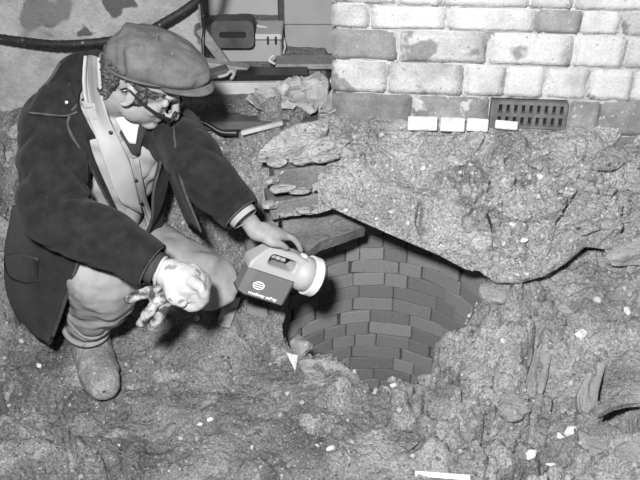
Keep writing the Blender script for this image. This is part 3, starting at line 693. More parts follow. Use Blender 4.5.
# door post and panel
boxobj('door_post', at(283, 0, 3.3)+np.array([0, 0, -.05]), (.042, .06, 1.1), (0, 0, 0), M_woodd, 'dark upright timber post between pale wall and panel', 'post')
p0 = at(289, 55, 3.2); p1 = at(340, 55, 3.2)
pn = empty('boarded_panel', ((p0[0]+p1[0])/2+.05, 3.22, p0[2])); tag(pn, 'grey boarded panel beside the dark post behind the brick wall', 'panel')
for i in range(6):
    b = link('board', cham_box(.34, .02, .118, .003), M_panel, pn); b.location = (0, 0, .06+i*.12)
# things on the floor behind
pl = boxobj('plank', at(232, 88, 2.66), (.40, .025, .042), (0, .0, .04), M_wood, 'pale sawn plank on edge across the opening floor', 'plank', .003)
pb = at(250, 52, 3.0)
bx = empty('storage_box', pb+np.array([0, .1, -.03])); tag(bx, 'pale flat box with two dark catches under the rounded dark case', 'box')
link('body', cham_box(.24, .2, .085, .006), M_panel, bx).location = (0, 0, .03); link('lid', cham_box(.245, .205, .022, .005), M_room, bx).location = (0, 0, .087)
for dx in (.07, .10): link('catch', cham_box(.008, .006, .03, .001), M_black, bx).location = (dx, -.104, .075)
# rounded dark case
def rrect(w, h, r, n=6):
    o = []
    for cx, cy, a0 in ((w/2-r, h/2-r, 0), (-w/2+r, h/2-r, PI/2), (-w/2+r, -h/2+r, PI), (w/2-r, -h/2+r, 3*PI/2)):
        for k in range(n+1): a = a0+PI/2*k/n; o.append((cx+r*math.cos(a), cy+r*math.sin(a)))
    return o
case = empty('rounded_case', at(234, 31, 2.98)); tag(case, 'dark case with rounded corners standing on the pale flat box', 'case')
v, f = prism(rrect(.155, .10, .022), -.05, .05); o = mk('shell', v[:, [0, 2, 1]], [q[::-1] for q in f], M_woodd, case, False)
v, f = prism(rrect(.10, .022, .009), -.052, -.045); mk('front_panel', v[:, [0, 2, 1]], [q[::-1] for q in f], M_black, case, False)
v, f = tube([at(252, 25, 3.1), at(268, 28, 3.1), at(280, 33, 3.12), at(285, 45, 3.12), at(283, 54, 3.08)], .005, 8, 24); tag(mk('hose', v, f, M_hose), 'thin pale hose curving from dark case to the post', 'hose')
v, f = tube([at(203, 14, 2.84), at(204, 30, 2.84), at(203, 42, 2.83), at(204, 62, 2.8)], .006, 8, 20, disp=lambda s, a: .35*math.sin(s*60)); tag(mk('chain', v, f, M_black), 'dark chain hanging at the end of plaster wall', 'chain')
boxobj('broken_board', at(214, 48, 2.86), (.035, .02, .17), (.1, -.55, 0), M_woodm, 'short board leaning against the rounded case', 'board', .003)
boxobj('loose_board', at(310, 62, 2.95), (.26, .12, .02), (0, 0, .03), M_woodm, 'flat board on the floor in front of the panel', 'board', .003)
boxobj('floor_hole_shade', at(272, 75, 2.80), (.26, .10, .03), (0, 0, .02), M_black, 'flat black block painting the dark hole behind the pale plank', 'painted shade', .004)  # black block stands in for the shade of a hole in the floor
boxobj('scrap_timber', at(222, 66, 2.85), (.2, .05, .03), (.1, .12, -.1), M_woodm, 'rough timber scrap in front of the flat box', 'timber', .005)
boxobj('scrap_timber', at(212, 74, 2.75), (.12, .05, .025), (.1, -.2, .3), M_woodd, 'short dark timber scrap close to the man\'s cap', 'timber', .005)
v, f = tube([at(218, 77, 2.70), at(226, 75, 2.70), at(231, 71, 2.70), at(234, 74, 2.70), at(231, 79, 2.70)], .006, 8, 20); tag(mk('metal_hook', v, f, M_panel), 'curled metal hook lying just above the pale plank', 'hook')
v, f = tube([at(275, 64, 2.86), at(269, 60, 2.86), at(274, 55, 2.86)], .005, 8, 10); tag(mk('bent_clip', v, f, M_chip), 'small white bent clip before the flat box', 'clip')
# earth floor edge boards
v, f = tube([at(186, 117, 2.43), at(205, 123, 2.43), at(221, 132, 2.42), at(238, 133, 2.42)], [.008, .008, .010, .012], 8, 20); tag(mk('iron_bar', v, f, M_black), 'thin dark iron bar lying at the trench edge behind man', 'bar')
boxobj('edge_strip', at(262, 128, 2.43), (.14, .02, .014), (0, -.22, .1), M_wood, 'pale strip of wood at the trench edge beside stone wedge', 'strip', .003)
boxobj('worn_flagstone', at(250, 108, 2.55)+np.array([0, .02, -.02]), (.50, .26, .03), (0.02, 0, .03), M_woodd, 'dark worn floor slab in front of the pale plank', 'slab', .006)
o = poly_slab('plaster_patch', [surf(a, b)[0]+np.array([0, 0, .02]) for a, b in [(190, 124), (205, 121), (218, 131), (214, 138), (196, 140)]], .02, M_pale, noise=.003, seed=4); tag(o, 'pale plaster piece under the thin iron bar', 'plaster')
# crumpled sheet
g = 46; u = np.linspace(-1, 1, g); UU, VV_ = np.meshgrid(u, u); Q = np.stack([UU, VV_, UU*0], -1).reshape(-1, 3)
H1 = np.abs(fbm(Q*1.9, 4, 301))*.085+np.clip(.06*(1-Q[:, 0]**2-Q[:, 1]**2), 0, 1)
X1 = Q[:, 0]*.125*(1+.25*fbm(Q*2.3, 2, 305))+.02*fbm(Q*4, 2, 306); Y1 = Q[:, 1]*.085*(1+.3*fbm(Q*2.1, 2, 307))+.02*fbm(Q*4, 2, 308)
ctr = at(296, 103, 2.52); v = np.stack([X1, Y1, H1], 1)
f = [(j*g+i, j*g+i+1, (j+1)*g+i+1, (j+1)*g+i) for j in range(g-1) for i in range(g-1)]
o = mk('crumpled_sheet', v, f, M_rag, smooth=False); o.location = (ctr[0], ctr[1]+.03, ctr[2]-.012); o.scale = (1.12, 1, .66); m = o.modifiers.new('s', 'SOLIDIFY'); m.thickness = .003
tag(o, 'crumpled pale plastic sheet heaped on floor against brick wall corner', 'sheet')

# ------------------------------------------------------------------ the crouching man
SH_R, SH_L = np.array([-.705, 2.03, .825]), np.array([-.425, 2.12, .775])
EL_R, WR_R = at(63, 212, 1.81), at(163, 272, 1.72)
EL_L, WR_L = at(203, 174, 1.94), at(250, 222, 1.99)
HIP_R, KN_R, AN_R = np.array([-.86, 2.20, .32]), at(105, 272, 1.87), np.array([-.715, 1.985, .13])
HIP_L, KN_L, AN_L = np.array([-.70, 2.28, .32]), at(212, 281, 2.0), np.array([-.60, 2.24, .26])
HM = np.array([[0.813, 0.177, 0.555], [-0.05, 0.97, -0.236], [-0.58, 0.165, 0.798]]); HC = np.array([-.4636, 2.0, .935])
def hl(p): return np.asarray(p, float)@HM.T+HC
def hc(p):
    p = np.atleast_2d(np.asarray(p, float))*1.03; c, s = math.cos(.30), math.sin(.30); z = p[:, 2]-.043
    return hl(np.stack([p[:, 0]*c-z*s, p[:, 1], .053+p[:, 0]*s+z*c], 1))
# lantern frame: a along the beam, b up, c towards the viewer
la = nrm(CR*.83+CU*(-.30)+CF*.45); lb = CR*.45+CU*.857-CF*.257; lb = nrm(lb-la*(lb@la)); lc = np.cross(la, lb)
if lc@CF > 0: lc = -lc
LO = at(277, 268, 1.98)
def ll(a, b, c): return LO+la*a+lb*b+lc*c

NECK = np.array([-.565, 2.07, .875])
# --- body: one continuous skin
B = []
ex = lambda c, r: ellipsoid(hl(c), r, HM)
B += [ex((-.012, 0, .040), (.098, .077, .090)), ex((.030, 0, -.030), (.060, .054, .082)), ex((.066, 0, -.088), (.028, .026, .024)), ex((.052, .030, -.020), (.030, .025, .032)), ex((.052, -.030, -.020), (.030, .025, .032)),
      ex((.018, .040, -.060), (.034, .016, .034)), ex((.018, -.040, -.060), (.034, .016, .034)), ex((.078, 0, .042), (.022, .052, .016)), ex((.082, 0, -.066), (.014, .024, .006)), ex((.081, 0, -.055), (.015, .025, .006))]
B += [ex((.080, .030, .011), (.009, .016, .011)), ex((.080, -.030, .011), (.009, .016, .011))]
B.append(tube([hl((.088, 0, .03)), hl((.104, 0, .0)), hl((.117, 0, -.030))], [.010, .011, .013], 12, 10, roundcap=True))
B += [ex((.104, .012, -.034), (.011, .008, .008)), ex((.104, -.012, -.034), (.011, .008, .008))]
for sy in (-1, 1):
    ear = [hl((-.004+.016*math.cos(a)-.004, sy*(.080+.006*(1-math.cos(a))*.5), .0+.028*math.sin(a))) for a in np.linspace(-1.9, 2.6, 12)]
    B.append(tube(ear, .0050, 8, 30, roundcap=True)); B.append(ex((-.002, sy*.079, -.004), (.013, .004, .022)))
B.append(tube([NECK-np.array([0, 0, .09]), NECK+np.array([.01, 0, -.02]), hl((-.03, 0, -.05)), hl((-.015, 0, .0))], [.070, .062, .056, .055], 20, 16))
B.append(tube([(HIP_R+HIP_L)/2-np.array([0, 0, .03]), np.array([-.735, 2.16, .5]), np.array([-.65, 2.11, .67]), np.array([-.58, 2.085, .80])], [.115, .11, .12, .09], 20, 14, roundcap=True))
B.append(tube([SH_R, (SH_R+SH_L)/2, SH_L], [.05, .07, .05], 16, 10, roundcap=True))
B.append(tube([SH_R, EL_R, WR_R], [.045, .036, .026], 14, 16, roundcap=True)); B.append(tube([SH_L, EL_L, WR_L], [.045, .036, .026], 14, 16, roundcap=True))
B.append(tube([HIP_R, KN_R, AN_R], [.065, .045, .035], 14, 16, roundcap=True)); B.append(tube([HIP_L, KN_L, AN_L], [.065, .045, .035], 14, 16, roundcap=True))
# bare hand closed on the lantern handle (palm on top, thumb on the near side)
def chain(pts, r): return tube(pts, r, 12, len(pts)*5, roundcap=True)
wrist = ll(-.106, .082, -.005)
def flatpad(pts, r, asp=1.6, up=lb): return tube(pts, r, 16, 14, aspect=asp, up=tuple(up), roundcap=True)
B.append(tube([WR_L, wrist, ll(-.085, .092, -.005)], [.026, .025, .026], 14, 12, aspect=1.25, up=tuple(lb), roundcap=True))
B.append(tube([ll(-.095, .088, -.002), ll(-.06, .096, -.006), ll(-.022, .097, -.016)], [.022, .020, .015], 16, 14, aspect=1.75, up=tuple(lb), roundcap=True))
B.append(chain([ll(-.03, .098, -.002), ll(.000, .101, -.002), ll(.022, .092, .0), ll(.042, .076, .002)], [.0105, .0098, .0090, .0078]))                      # index along the top
for a0, dlt in ((-.016, 0), (-.034, .001), (-.052, .003)):                                                                                                  # middle, ring, little wrap under the bar
    B.append(chain([ll(a0-.012, .094-dlt, -.022), ll(a0+.008, .088, -.044), ll(a0+.018, .060, -.048), ll(a0+.020, .036, -.030), ll(a0+.020, .029, -.006), ll(a0+.020, .034, .010)], [.0105, .0100, .0095, .009, .0085, .0075]))
B.append(chain([ll(-.085, .080, .016), ll(-.066, .080, .034), ll(-.040, .083, .034), ll(-.016, .077, .029)], [.0155, .0135, .0108, .0088]))             # thumb
# hidden right hand inside its glove
B.append(ellipsoid(at(182, 282, 1.705), (.03, .02, .028)))
me = fuse(B, .0040, 8, .5)
person = link('person', me, M_skin, None, True)
tag(person, 'man crouching at the well in flat cap, dark coat and spectacles, reaching out a lantern', 'person')
# --- eyes
for sy in (-1, 1):
    e = mk('eye', *ellipsoid(hl((.0765, sy*.030, .010)), (.0095,)*3, HM), M_shirt, person)
    c = hl((.0765, sy*.030, .010)); mk('pupil', *ellipsoid(c+HM@np.array([.0082, 0, -.003]), (.003, .005, .005), HM, 10, 8), M_black, e)
    mk('eyebrow', *tube([hl((.094, sy*.014, .036)), hl((.096, sy*.032, .041)), hl((.082, sy*.050, .036))], [.0035, .0045, .003], 8, 10), M_hair, person)
mk('lip_line', *tube([hl((.078, -.027, -.064)), hl((.090, -.015, -.0605)), hl((.0955, 0, -.0600)), hl((.090, .015, -.0605)), hl((.078, .027, -.064))], [.001, .0022, .0024, .0022, .001], 8, 24), gm('lip_line', .06, .10, 20, .7, 0), person)  # dark colour stands in for the shade in the mouth crease
# --- hair: curls below the cap, sideburns
nu, nv = 150, 70; v = []; ok = []
for j in range(nv):
    for i in range(nu):
        a = -PI+2*PI*i/(nu-1); z = -.085+.135*j/(nv-1)
        rr = math.sqrt(max(.02, 1-((z-.040)/.10)**2)); taper = 1-.0*max(0, -z)
        if z < -.01: rr = max(rr, .80-.9*(-z-.01)*2)
        v.append((-.014+.106*rr*math.cos(a), .0845*rr*math.sin(a), z)); ok.append(abs(a))
v = np.array(v); n0 = nrm(np.array([1., 1, 1]))
rad = v.copy(); rad[:, 2] *= .3; rad /= np.linalg.norm(rad, axis=1)[:, None]
curl = np.abs(fbm(v*np.array([95, 95, 120]), 3, 401)); v = v+rad*((-.003+.012*curl)*np.clip((.062-v[:, 2])/.03, .1, 1))[:, None]
A_ = np.array(ok); Zl = v[:, 2]
# hairline: nape down to -.075, bare round the ear, sideburn in front of the ear
lowline = np.where(A_ > 2.1, -.070, np.where(A_ > 1.86, .0-.07*(A_-1.86)/.24, np.where(A_ > 1.36, .034, np.where(A_ > 1.05, -.030, .03+.05*(1.05-A_)))))
good = Zl > lowline+.008*fbm(v*60, 2, 7)
f = []
for j in range(nv-1):
    for i in range(nu-1):
        q = (j*nu+i, j*nu+i+1, (j+1)*nu+i+1, (j+1)*nu+i)
        if all(good[k] for k in q): f.append(q)
us = sorted({k for q in f for k in q}); rm = {k: i for i, k in enumerate(us)}
hair = mk('hair', hl(v[us]), [tuple(rm[k] for k in q) for q in f], M_hair, person)
m = hair.modifiers.new('s', 'SOLIDIFY'); m.thickness = .006; m.offset = -1
# --- flat cap
nphi, nt = 96, 34; v = []
for j in range(nt):
    t = j/(nt-1); al = t*PI/2
    for i in range(nphi):
        ph = 2*PI*i/nphi; c, s = math.cos(ph), math.sin(ph); fr = max(0, c)
        Rf = .158 if c > 0 else .116; Rs = .101
        bul = 1-.10*(1-t)**6
        x = Rf*c*(math.cos(al)**.62)*bul; y = Rs*s*(math.cos(al)**.62)*bul*(1-.10*fr**3)
        zb = .042+.012*c+.010*abs(s)**2
        zt = .136
        z = zb+(zt-zb)*(math.sin(al)**(.85+.35*fr))
        x += .008*t-.018*t*t*0
        v.append((x-.004, y, z))
v = np.array(v); 
fold = -.010*np.exp(-((v[:, 0]+.055+.25*(v[:, 2]-.10))/.010)**2)*np.clip((-.01-v[:, 1])/.03, 0, 1)*np.clip((.13-v[:, 2])/.03, 0, 1)+.0065*fbm(v*np.array([14, 30, 26])+3, 3, 501)+.004*np.sin(v[:, 0]*70+v[:, 1]*45+3*fbm(v*12, 2, 5))*np.clip((-.02-v[:, 0])/.06, 0, 1)
cen = v-np.array([0, 0, .05]); cen /= np.linalg.norm(cen, axis=1)[:, None]; v = v+cen*fold[:, None]
f = [(j*nphi+i, j*nphi+(i+1) % nphi, (j+1)*nphi+(i+1) % nphi, (j+1)*nphi+i) for j in range(nt-1) for i in range(nphi)]
cap = mk('flat_cap', hc(v), f, M_cap, person); cap['label'] = 'soft grey flat cap'
m = cap.modifiers.new('s', 'SOLIDIFY'); m.thickness = .004; m.offset = -1
# peak
v = []; f = []; n1, n2 = 30, 10
for side in (0, 1):
    for j in range(n2):
        for i in range(n1):
            ph = (-1.15+2.3*i/(n1-1)); r = j/(n2-1); c, s = math.cos(ph), math.sin(ph)
            x0, y0 = .088*c, .080*s; x1, y1 = .163*c+.002, .092*s
            x = x0+(x1-x0)*r; y = y0+(y1-y0)*r; z = .052+.004*abs(s)**2+.004*c-.008*r*r*c-.006*side
            v.append((x, y, z))
    f += [tuple(side*n1*n2+k for k in ((j*n1+i, j*n1+i+1, (j+1)*n1+i+1, (j+1)*n1+i) if side else (j*n1+i, (j+1)*n1+i, (j+1)*n1+i+1, j*n1+i+1))) for j in range(n2-1) for i in range(n1-1)]
N_ = n1*n2
f += [((n2-1)*n1+i, N_+(n2-1)*n1+i, N_+(n2-1)*n1+i+1, (n2-1)*n1+i+1) for i in range(n1-1)]
mk('peak', hc(v), f, M_cap, cap)
v, f = tube([hc((.113*math.cos(p) if math.cos(p) < 0 else .10*math.cos(p), .0925*math.sin(p), .045+.012*math.cos(p)+.010*math.sin(p)**2))[0] for p in np.linspace(.9, 2*PI-.9, 24)], .004, 8, 70); mk('band', v, f, M_cap, cap)
# --- spectacles, low on the nose
gl = mk('spectacles', *tube([hl((.116, -.012, -.012)), hl((.122, 0, -.008)), hl((.116, .012, -.012))], .0022, 8, 10), M_black, person); gl['label'] = 'dark-rimmed spectacles'
for sy in (-1, 1):
    rim = [hl((.118-.008*abs(y)/.02, sy*.030+y, z-.016)) for y, z in [(x_, y_) for x_, y_ in rrect(.038, .028, .011, 3)]]
    mk('rim', *tube(rim, .0021, 8, 60, closed=True), M_black, gl)
    mk('lens', *ellipsoid(hl((.116, sy*.030, -.016)), (.0016, .018, .013), HM, 20, 10), glass, gl)
    mk('temple', *tube([hl((.111, sy*.049, -.010)), hl((.080, sy*.070, -.002)), hl((.03, sy*.085, .012)), hl((-.015, sy*.088, .026)), hl((-.03, sy*.086, .01))], [.0042, .0040, .0034, .0028, .002], 8, 24), M_black, gl)

# --- torso garments: sections along the spine
SEC = np.array([  # cx cy cz   a   bf   bb
    (-.78, 2.24, .12, .20, .17, .17), (-.76, 2.23, .27, .195, .17, .165), (-.705, 2.17, .47, .195, .155, .145), (-.640, 2.11, .66, .205, .145, .130), (-.580, 2.085, .785, .190, .115, .115), (-.570, 2.075, .845, .140, .085, .095), (-.562, 2.070, .885, .088, .070, .080)])
Wh, Wc = nrm((.90, .43, 0)), nrm((.95, .27, -.15))
def torso_pt(s, phi, scale=1.0, add=0.0):
    """s in 0..6 along SEC, phi from chest-forward, positive to the man's left (image right)"""
    i = np.arange(len(SEC)); q = np.array([np.interp(s, i, SEC[:, k]) for k in range(6)])
    e = .35; q2 = np.array([np.interp(min(s+e, 6), i, SEC[:, k]) for k in range(3)]); q1 = np.array([np.interp(max(s-e, 0), i, SEC[:, k]) for k in range(3)]); 
    qs = np.array([(np.interp(max(s-.3, 0), i, SEC[:, k])+2*np.interp(s, i, SEC[:, k])+np.interp(min(s+.3, 6), i, SEC[:, k]))/4 for k in range(6)])
    ax = nrm(q2-q1); t = min(1, s/3); W = nrm(Wh*(1-t)+Wc*t); W = nrm(W-ax*(W@ax)); Dv = np.cross(W, ax)
    sn, cs = math.sin(phi), math.cos(phi); p = .78
    x = math.copysign(abs(sn)**p, sn); y = math.copysign(abs(cs)**p, cs)
    return qs[:3]+W*x*(qs[3]*scale+add)+Dv*y*((qs[4] if cs > 0 else qs[5])*scale+add)
def shell(s0, s1, ns, phis, nphi, scale, add, fold):
    v = []; rows = np.linspace(s0, s1, ns)
    for s in rows:
        a, b = phis(s)
        for k in range(nphi):
            ph = a+(b-a)*k/(nphi-1); p = torso_pt(s, ph, scale, add+fold(s, ph)); v.append(p)
    f = [(j*nphi+i, j*nphi+i+1, (j+1)*nphi+i+1, (j+1)*nphi+i) for j in range(ns-1) for i in range(nphi-1)]
    return np.array(v), f
# jacket (light), closed round the body
jf = lambda s, ph: .007*math.sin(ph*5+s*2.2)+.006*(abs(math.sin(ph*6-s*2.4+.8*math.sin(s*5)))**.6-.5)+.003*math.sin(ph*3+s*13)
v, f = shell(1.6, 5.75, 70, lambda s: (-PI, PI), 120, .86, -.012, jf)
jacket = mk('jacket', v, f, M_jack, person); jacket['label'] = 'light work jacket worn open at the neck'
jb = bvh_of(jacket)
# coat (dark), open at the front
OL = ([0, 1, 1.6, 2, 3, 4, 5, 6], [1.25, 1.05, .75, .50, .52, .62, .85, 1.05]); OR = ([0, 1, 2, 3, 4, 5, 6], [.75, .72, .66, .62, .62, .75, .9])
cf = lambda s, ph: .010*math.sin(ph*4+s*1.5+1)+.006*math.sin(ph*9-s*4)+.012*max(0, 1-s)*math.sin(ph*6+1)
v, f = shell(0, 5.6, 110, lambda s: (np.interp(s, *OR), 2*PI-np.interp(s, *OL)), 150, 1.0, .012, cf)
v = v+ (.004*fbm(v*28, 3, 601))[:, None]*nrm((0.2, -1, .3))
coat = mk('coat', v, f, M_coat, person); coat['label'] = 'dark heavy wool coat hanging open'
m = coat.modifiers.new('s', 'SOLIDIFY'); m.thickness = .008; m.offset = -1
NPH = 150
edgeR = v.reshape(-1, NPH, 3)[:, 0]; edgeL = v.reshape(-1, NPH, 3)[:, -1]; hem = v.reshape(-1, NPH, 3)[0]
for e in (edgeR[::6], edgeL[::6], hem[::6]): mk('edge_cord', *tube(e, .0045, 8, len(e)*3), M_trim, coat)
# sleeves
def folds(k, amp, seed):
    def d(s, a):
        x = 2*abs(math.sin(s*k*.5+1.6*math.sin(a+seed)+seed))**.7-1; y = 2*abs(math.sin(s*k*.83+2.2*math.sin(a*2+seed*2)))**.7-1
        e = .25+1.1*math.exp(-((s-.48)/.22)**2)
        return amp*(.7*x*abs(x)**.3+.4*y+.35*math.sin(s*9+a*2+seed))*e
    return d
def sleeve(path, radii, seed, inner, imat, amp=.17):
    o = mk('sleeve', *tube(path, radii, 48, 110, caps=False, disp=folds(30, amp, seed), up=(0, 0, 1)), M_coat, person)
    m = o.modifiers.new('s', 'SOLIDIFY'); m.thickness = .006; m.offset = -1
    d = nrm(np.array(path[-1])-np.array(path[-2]))
    for back, rr in ((.0, 1.0), (.040, 1.03)):
        c = np.array(path[-1])-d*back; s_ = nrm(np.cross(d, (0, 0, 1))); w_ = np.cross(s_, d); r = radii[-1]*rr
        mk('cuff_seam', *tube([c+s_*r*math.cos(a)+w_*r*math.sin(a) for a in np.linspace(0, 2*PI, 16, endpoint=False)], .0035, 6, 48, closed=True), M_trim if back == 0 else M_coat, o)
    e = np.array(path[-1]); mk('inner_cuff', *tube([e-d*.05, e, e+d*inner], [radii[-1]*.80, radii[-1]*.78, radii[-1]*.74], 28, 12, caps=False), imat, o)
    return o
slR = sleeve([SH_R+np.array([.07, .02, .01]), SH_R+np.array([-.012, -.01, -.02]), SH_R*.45+EL_R*.55+np.array([-.012, -.01, .0]), EL_R+np.array([-.01, 0, -.01]), EL_R*.5+WR_R*.5, at(152, 266, 1.73)], [.080, .086, .074, .072, .066, .056], 1.0, .022, M_knit)
slL = sleeve([SH_L+np.array([-.07, 0, .01]), SH_L+np.array([-.005, -.005, -.02]), SH_L*.45+EL_L*.55, EL_L, EL_L*.45+WR_L*.55, at(241, 214, 1.945)], [.08, .076, .068, .064, .058, .054], 2.3, .018, M_jack, .10)
# near skirt panel of the coat, hanging over the thigh to the ground
g_ = [[(14, 205, 2.12), (22, 212, 2.0), (34, 222, 1.88), (58, 238, 1.82), (80, 252, 1.79)], [(6, 250, 2.18), (12, 255, 2.03), (28, 262, 1.90), (52, 266, 1.83), (75, 272, 1.795)], [(7, 290, 2.20), (15, 298, 2.06), (28, 304, 1.93), (46, 306, 1.86), (64, 305, 1.825)], [(16, 322, 2.22), (28, 330, 2.10), (38, 337, 1.98), (45, 341, 1.91), (51, 344, 1.87)]]
rows_ = [catmull(np.array([at(*q) for q in r]), 30) for r in g_]; V3 = np.array([catmull(np.array([r[i] for r in rows_]), 36) for i in range(30)])
V3 = V3-CF*(.006*np.sin(np.linspace(0, 14, 30))[:, None]*np.linspace(.2, 1, 36)[None])[..., None]+(.003*fbm(V3.reshape(-1, 3)*22, 3, 66)).reshape(30, 36, 1)*CU
skirt = mk('skirt', V3.reshape(-1, 3), [(i*36+j, i*36+j+1, (i+1)*36+j+1, (i+1)*36+j) for i in range(29) for j in range(35)], M_coat, coat); m = skirt.modifiers.new('s', 'SOLIDIFY'); m.thickness = .009; m.offset = 0
mk('edge_cord', *tube(V3[-1][::3], .0055, 8, 40), M_trim, coat); mk('edge_cord', *tube(V3[:, -1][::3], .0045, 8, 40), M_trim, coat)
skb = bvh_of(skirt)
# --- collar and lapels of the coat, draped over it
cv = bvh_of(coat)
def drape(px, py, off, bvs, fallback=None):
    best = None
    for b in bvs:
        h = hit(b, px, py, off)
        if h is not None and (best is None or np.linalg.norm(h-CC) < np.linalg.norm(best-CC)): best = h
    return best
srb = bvh_of(slR); slb = bvh_of(slL)
def panel(name, grid, mat, parent, bvs, off, th=.006, cord=None, nsub=14, bulge=0):
    """cloth panel: grid of pixel rows laid on the garment below, with thickness"""
    R_ = [catmull(np.array(r, float), nsub) for r in grid]; G = []
    ns2 = nsub
    for i in range(nsub): G.append(catmull(np.array([r[i] for r in R_]), ns2) if len(R_) > 2 else np.array([R_[0][i]+(R_[1][i]-R_[0][i])*t for t in np.linspace(0, 1, ns2)]))
    V = []; last = None; pend = []
    for i in range(nsub):
        for j in range(ns2):
            h = drape(G[i][j][0], G[i][j][1], off, bvs); V.append(h)
    known = [k for k, h in enumerate(V) if h is not None]
    if not known: return None
    for k, h in enumerate(V):
        if h is None:
            n = min(known, key=lambda q: (q//ns2-k//ns2)**2+(q % ns2-k % ns2)**2); i, j = divmod(k, ns2)
            V[k] = at(G[i][j][0], G[i][j][1], V[n][1])
    V = np.array(V).reshape(nsub, ns2, 3)
    for _ in range(6):
        W = V.copy(); W[1:-1, 1:-1] = (V[:-2, 1:-1]+V[2:, 1:-1]+V[1:-1, :-2]+V[1:-1, 2:]+V[1:-1, 1:-1]*2)/6
        W[0, 1:-1] = (V[0, :-2]+V[0, 2:]+2*V[0, 1:-1])/4; W[-1, 1:-1] = (V[-1, :-2]+V[-1, 2:]+2*V[-1, 1:-1])/4
        W[1:-1, 0] = (V[:-2, 0]+V[2:, 0]+2*V[1:-1, 0])/4; W[1:-1, -1] = (V[:-2, -1]+V[2:, -1]+2*V[1:-1, -1])/4; V = W
    if bulge:
        ii = np.sin(np.linspace(0, PI, nsub))[:, None]*np.sin(np.linspace(0, PI, ns2))[None]; V = V-CF*(bulge*ii)[..., None]
    f = [(i*ns2+j, (i+1)*ns2+j, (i+1)*ns2+j+1, i*ns2+j+1) for i in range(nsub-1) for j in range(ns2-1)]
    o = mk(name, V.reshape(-1, 3), f, mat, parent); m = o.modifiers.new('s', 'SOLIDIFY'); m.thickness = th; m.offset = 0
    if cord:
        for c in cord:
            e = {'t': V[:, 0], 'b': V[:, -1], 'l': V[0], 'r': V[-1]}[c]; mk('edge_cord', *tube(e, .004, 8, 40), M_trim, parent)
    return o
allb = [cv, jb, srb, slb, skb]
# grids run left to right along each row, rows top to bottom
col_L = panel('collar', [[(60, 63), (72, 54), (88, 50), (100, 50)], [(45, 90), (60, 84), (76, 80), (88, 78)], [(33, 116), (48, 119), (62, 119), (78, 112)]], M_coat, coat, allb, .020, .008, 'lb', bulge=.01)
lap_L = panel('lapel', [[(72, 112), (78, 106), (84, 100)], [(64, 132), (76, 135), (88, 138)], [(86, 162), (92, 163), (98, 165)], [(112, 203), (114, 204), (117, 205)]], M_coat, coat, allb, .016, .007, 'lt')
lap_R = panel('lapel', [[(152, 112), (162, 108), (172, 106)], [(158, 150), (169, 150), (178, 150)], [(172, 190), (179, 191), (186, 192)], [(190, 228), (196, 230), (201, 232)]], M_coat, coat, allb, .014, .007, 'r')
# --- jacket collar flaps, shirt and jersey at the throat
jb2 = [jb]
panel('collar', [[(85, 56), (92, 55), (99, 58)], [(82, 88), (92, 90), (103, 96)], [(90, 121), (102, 126), (114, 134)], [(100, 150), (116, 153), (130, 157)], [(112, 185), (122, 189), (133, 193)], [(120, 199), (130, 205), (139, 213)]], gm('jacket_collar', .31, .39, 10, .9, .3, 260, .001), jacket, [jb, bvh_of(person)], .014, .006)
jers = panel('jersey', [[(97, 82), (115, 100), (130, 112), (147, 122)], [(108, 112), (120, 122), (132, 128), (144, 132)], [(130, 152), (132, 153), (135, 154), (138, 152)]], M_knit, jacket, jb2, .010, .006)
panel('shirt', [[(107, 92), (118, 104), (130, 114), (140, 122)], [(114, 112), (122, 120), (130, 126), (138, 129)], [(127, 142), (129, 143), (131, 143), (133, 141)]], M_shirt, jacket, jb2, .018, .005)
panel('placket', [[(129, 156), (133, 157), (138, 156)], [(130, 175), (134, 176), (140, 175)], [(134, 196), (138, 197), (144, 195)], [(142, 214), (146, 215), (151, 213)], [(152, 236), (156, 237), (161, 235)]], M_jack, jacket, jb2, .008, .006)
for a, b in [(110, 132), (134, 178), (138, 200)]:
    h = drape(a, b, .016 if b == 132 else .012, jb2)
    if h is not None: mk('button', *ellipsoid(h, (.006, .004, .006), None, 12, 8), M_black, jacket)
h = drape(69, 105, .026, allb); mk('button', *ellipsoid(h, (.0045,)*3, None, 10, 8), M_chip, coat)
# pocket flap on the coat skirt
pf = panel('pocket', [[(10, 256), (22, 254), (41, 258)], [(9, 266), (24, 268), (40, 272)], [(14, 276), (28, 281), (40, 278)]], M_coat, coat, [skb], .010, .008, 'tb')

# --- trousers: legs and seat fused, baggy
T = [tube([HIP_R+np.array([-.02, .04, 0]), HIP_R*.5+KN_R*.5+np.array([0, 0, .0]), KN_R+np.array([0, 0, -.005]), KN_R*.5+AN_R*.5+np.array([.0, .0, 0]), AN_R+np.array([.005, -.012, .045])], [.12, .108, .104, .076, .054], 28, 40, roundcap=True),
     tube([HIP_L+np.array([.0, .04, 0]), HIP_L*.5+KN_L*.5+np.array([0, -.02, .0]), KN_L+np.array([0, 0, -.01]), KN_L*.55+AN_L*.45, AN_L], [.12, .108, .080, .062, .055], 28, 40, roundcap=True),
     ellipsoid((HIP_R+HIP_L)/2+np.array([0, .02, 0]), (.17, .15, .13))]
me = fuse(T, .007, 6, .5); vv = np_verts(me); nn = np_normals(me)
w = .012*fbm(vv*np.array([9, 9, 7]), 2, 701)+.005*np.abs(fbm(vv*np.array([18, 18, 26]), 2, 711))
low_ = np.clip((.36-vv[:, 2])/.1, 0, 1)*(vv[:, 0] < -.52); w = w+low_*.006*np.sin(vv[:, 2]*120+6*fbm(vv*9, 2, 5))
set_verts(me, vv+nn*w[:, None]); trousers = link('trousers', me, M_trou, person, True); trousers['label'] = 'pale muddy work trousers'
d = nrm(AN_R-KN_R); c = AN_R+np.array([.005, -.012, .050]); s_ = nrm(np.cross(d, (0, 1, 0))); w_ = np.cross(s_, d)
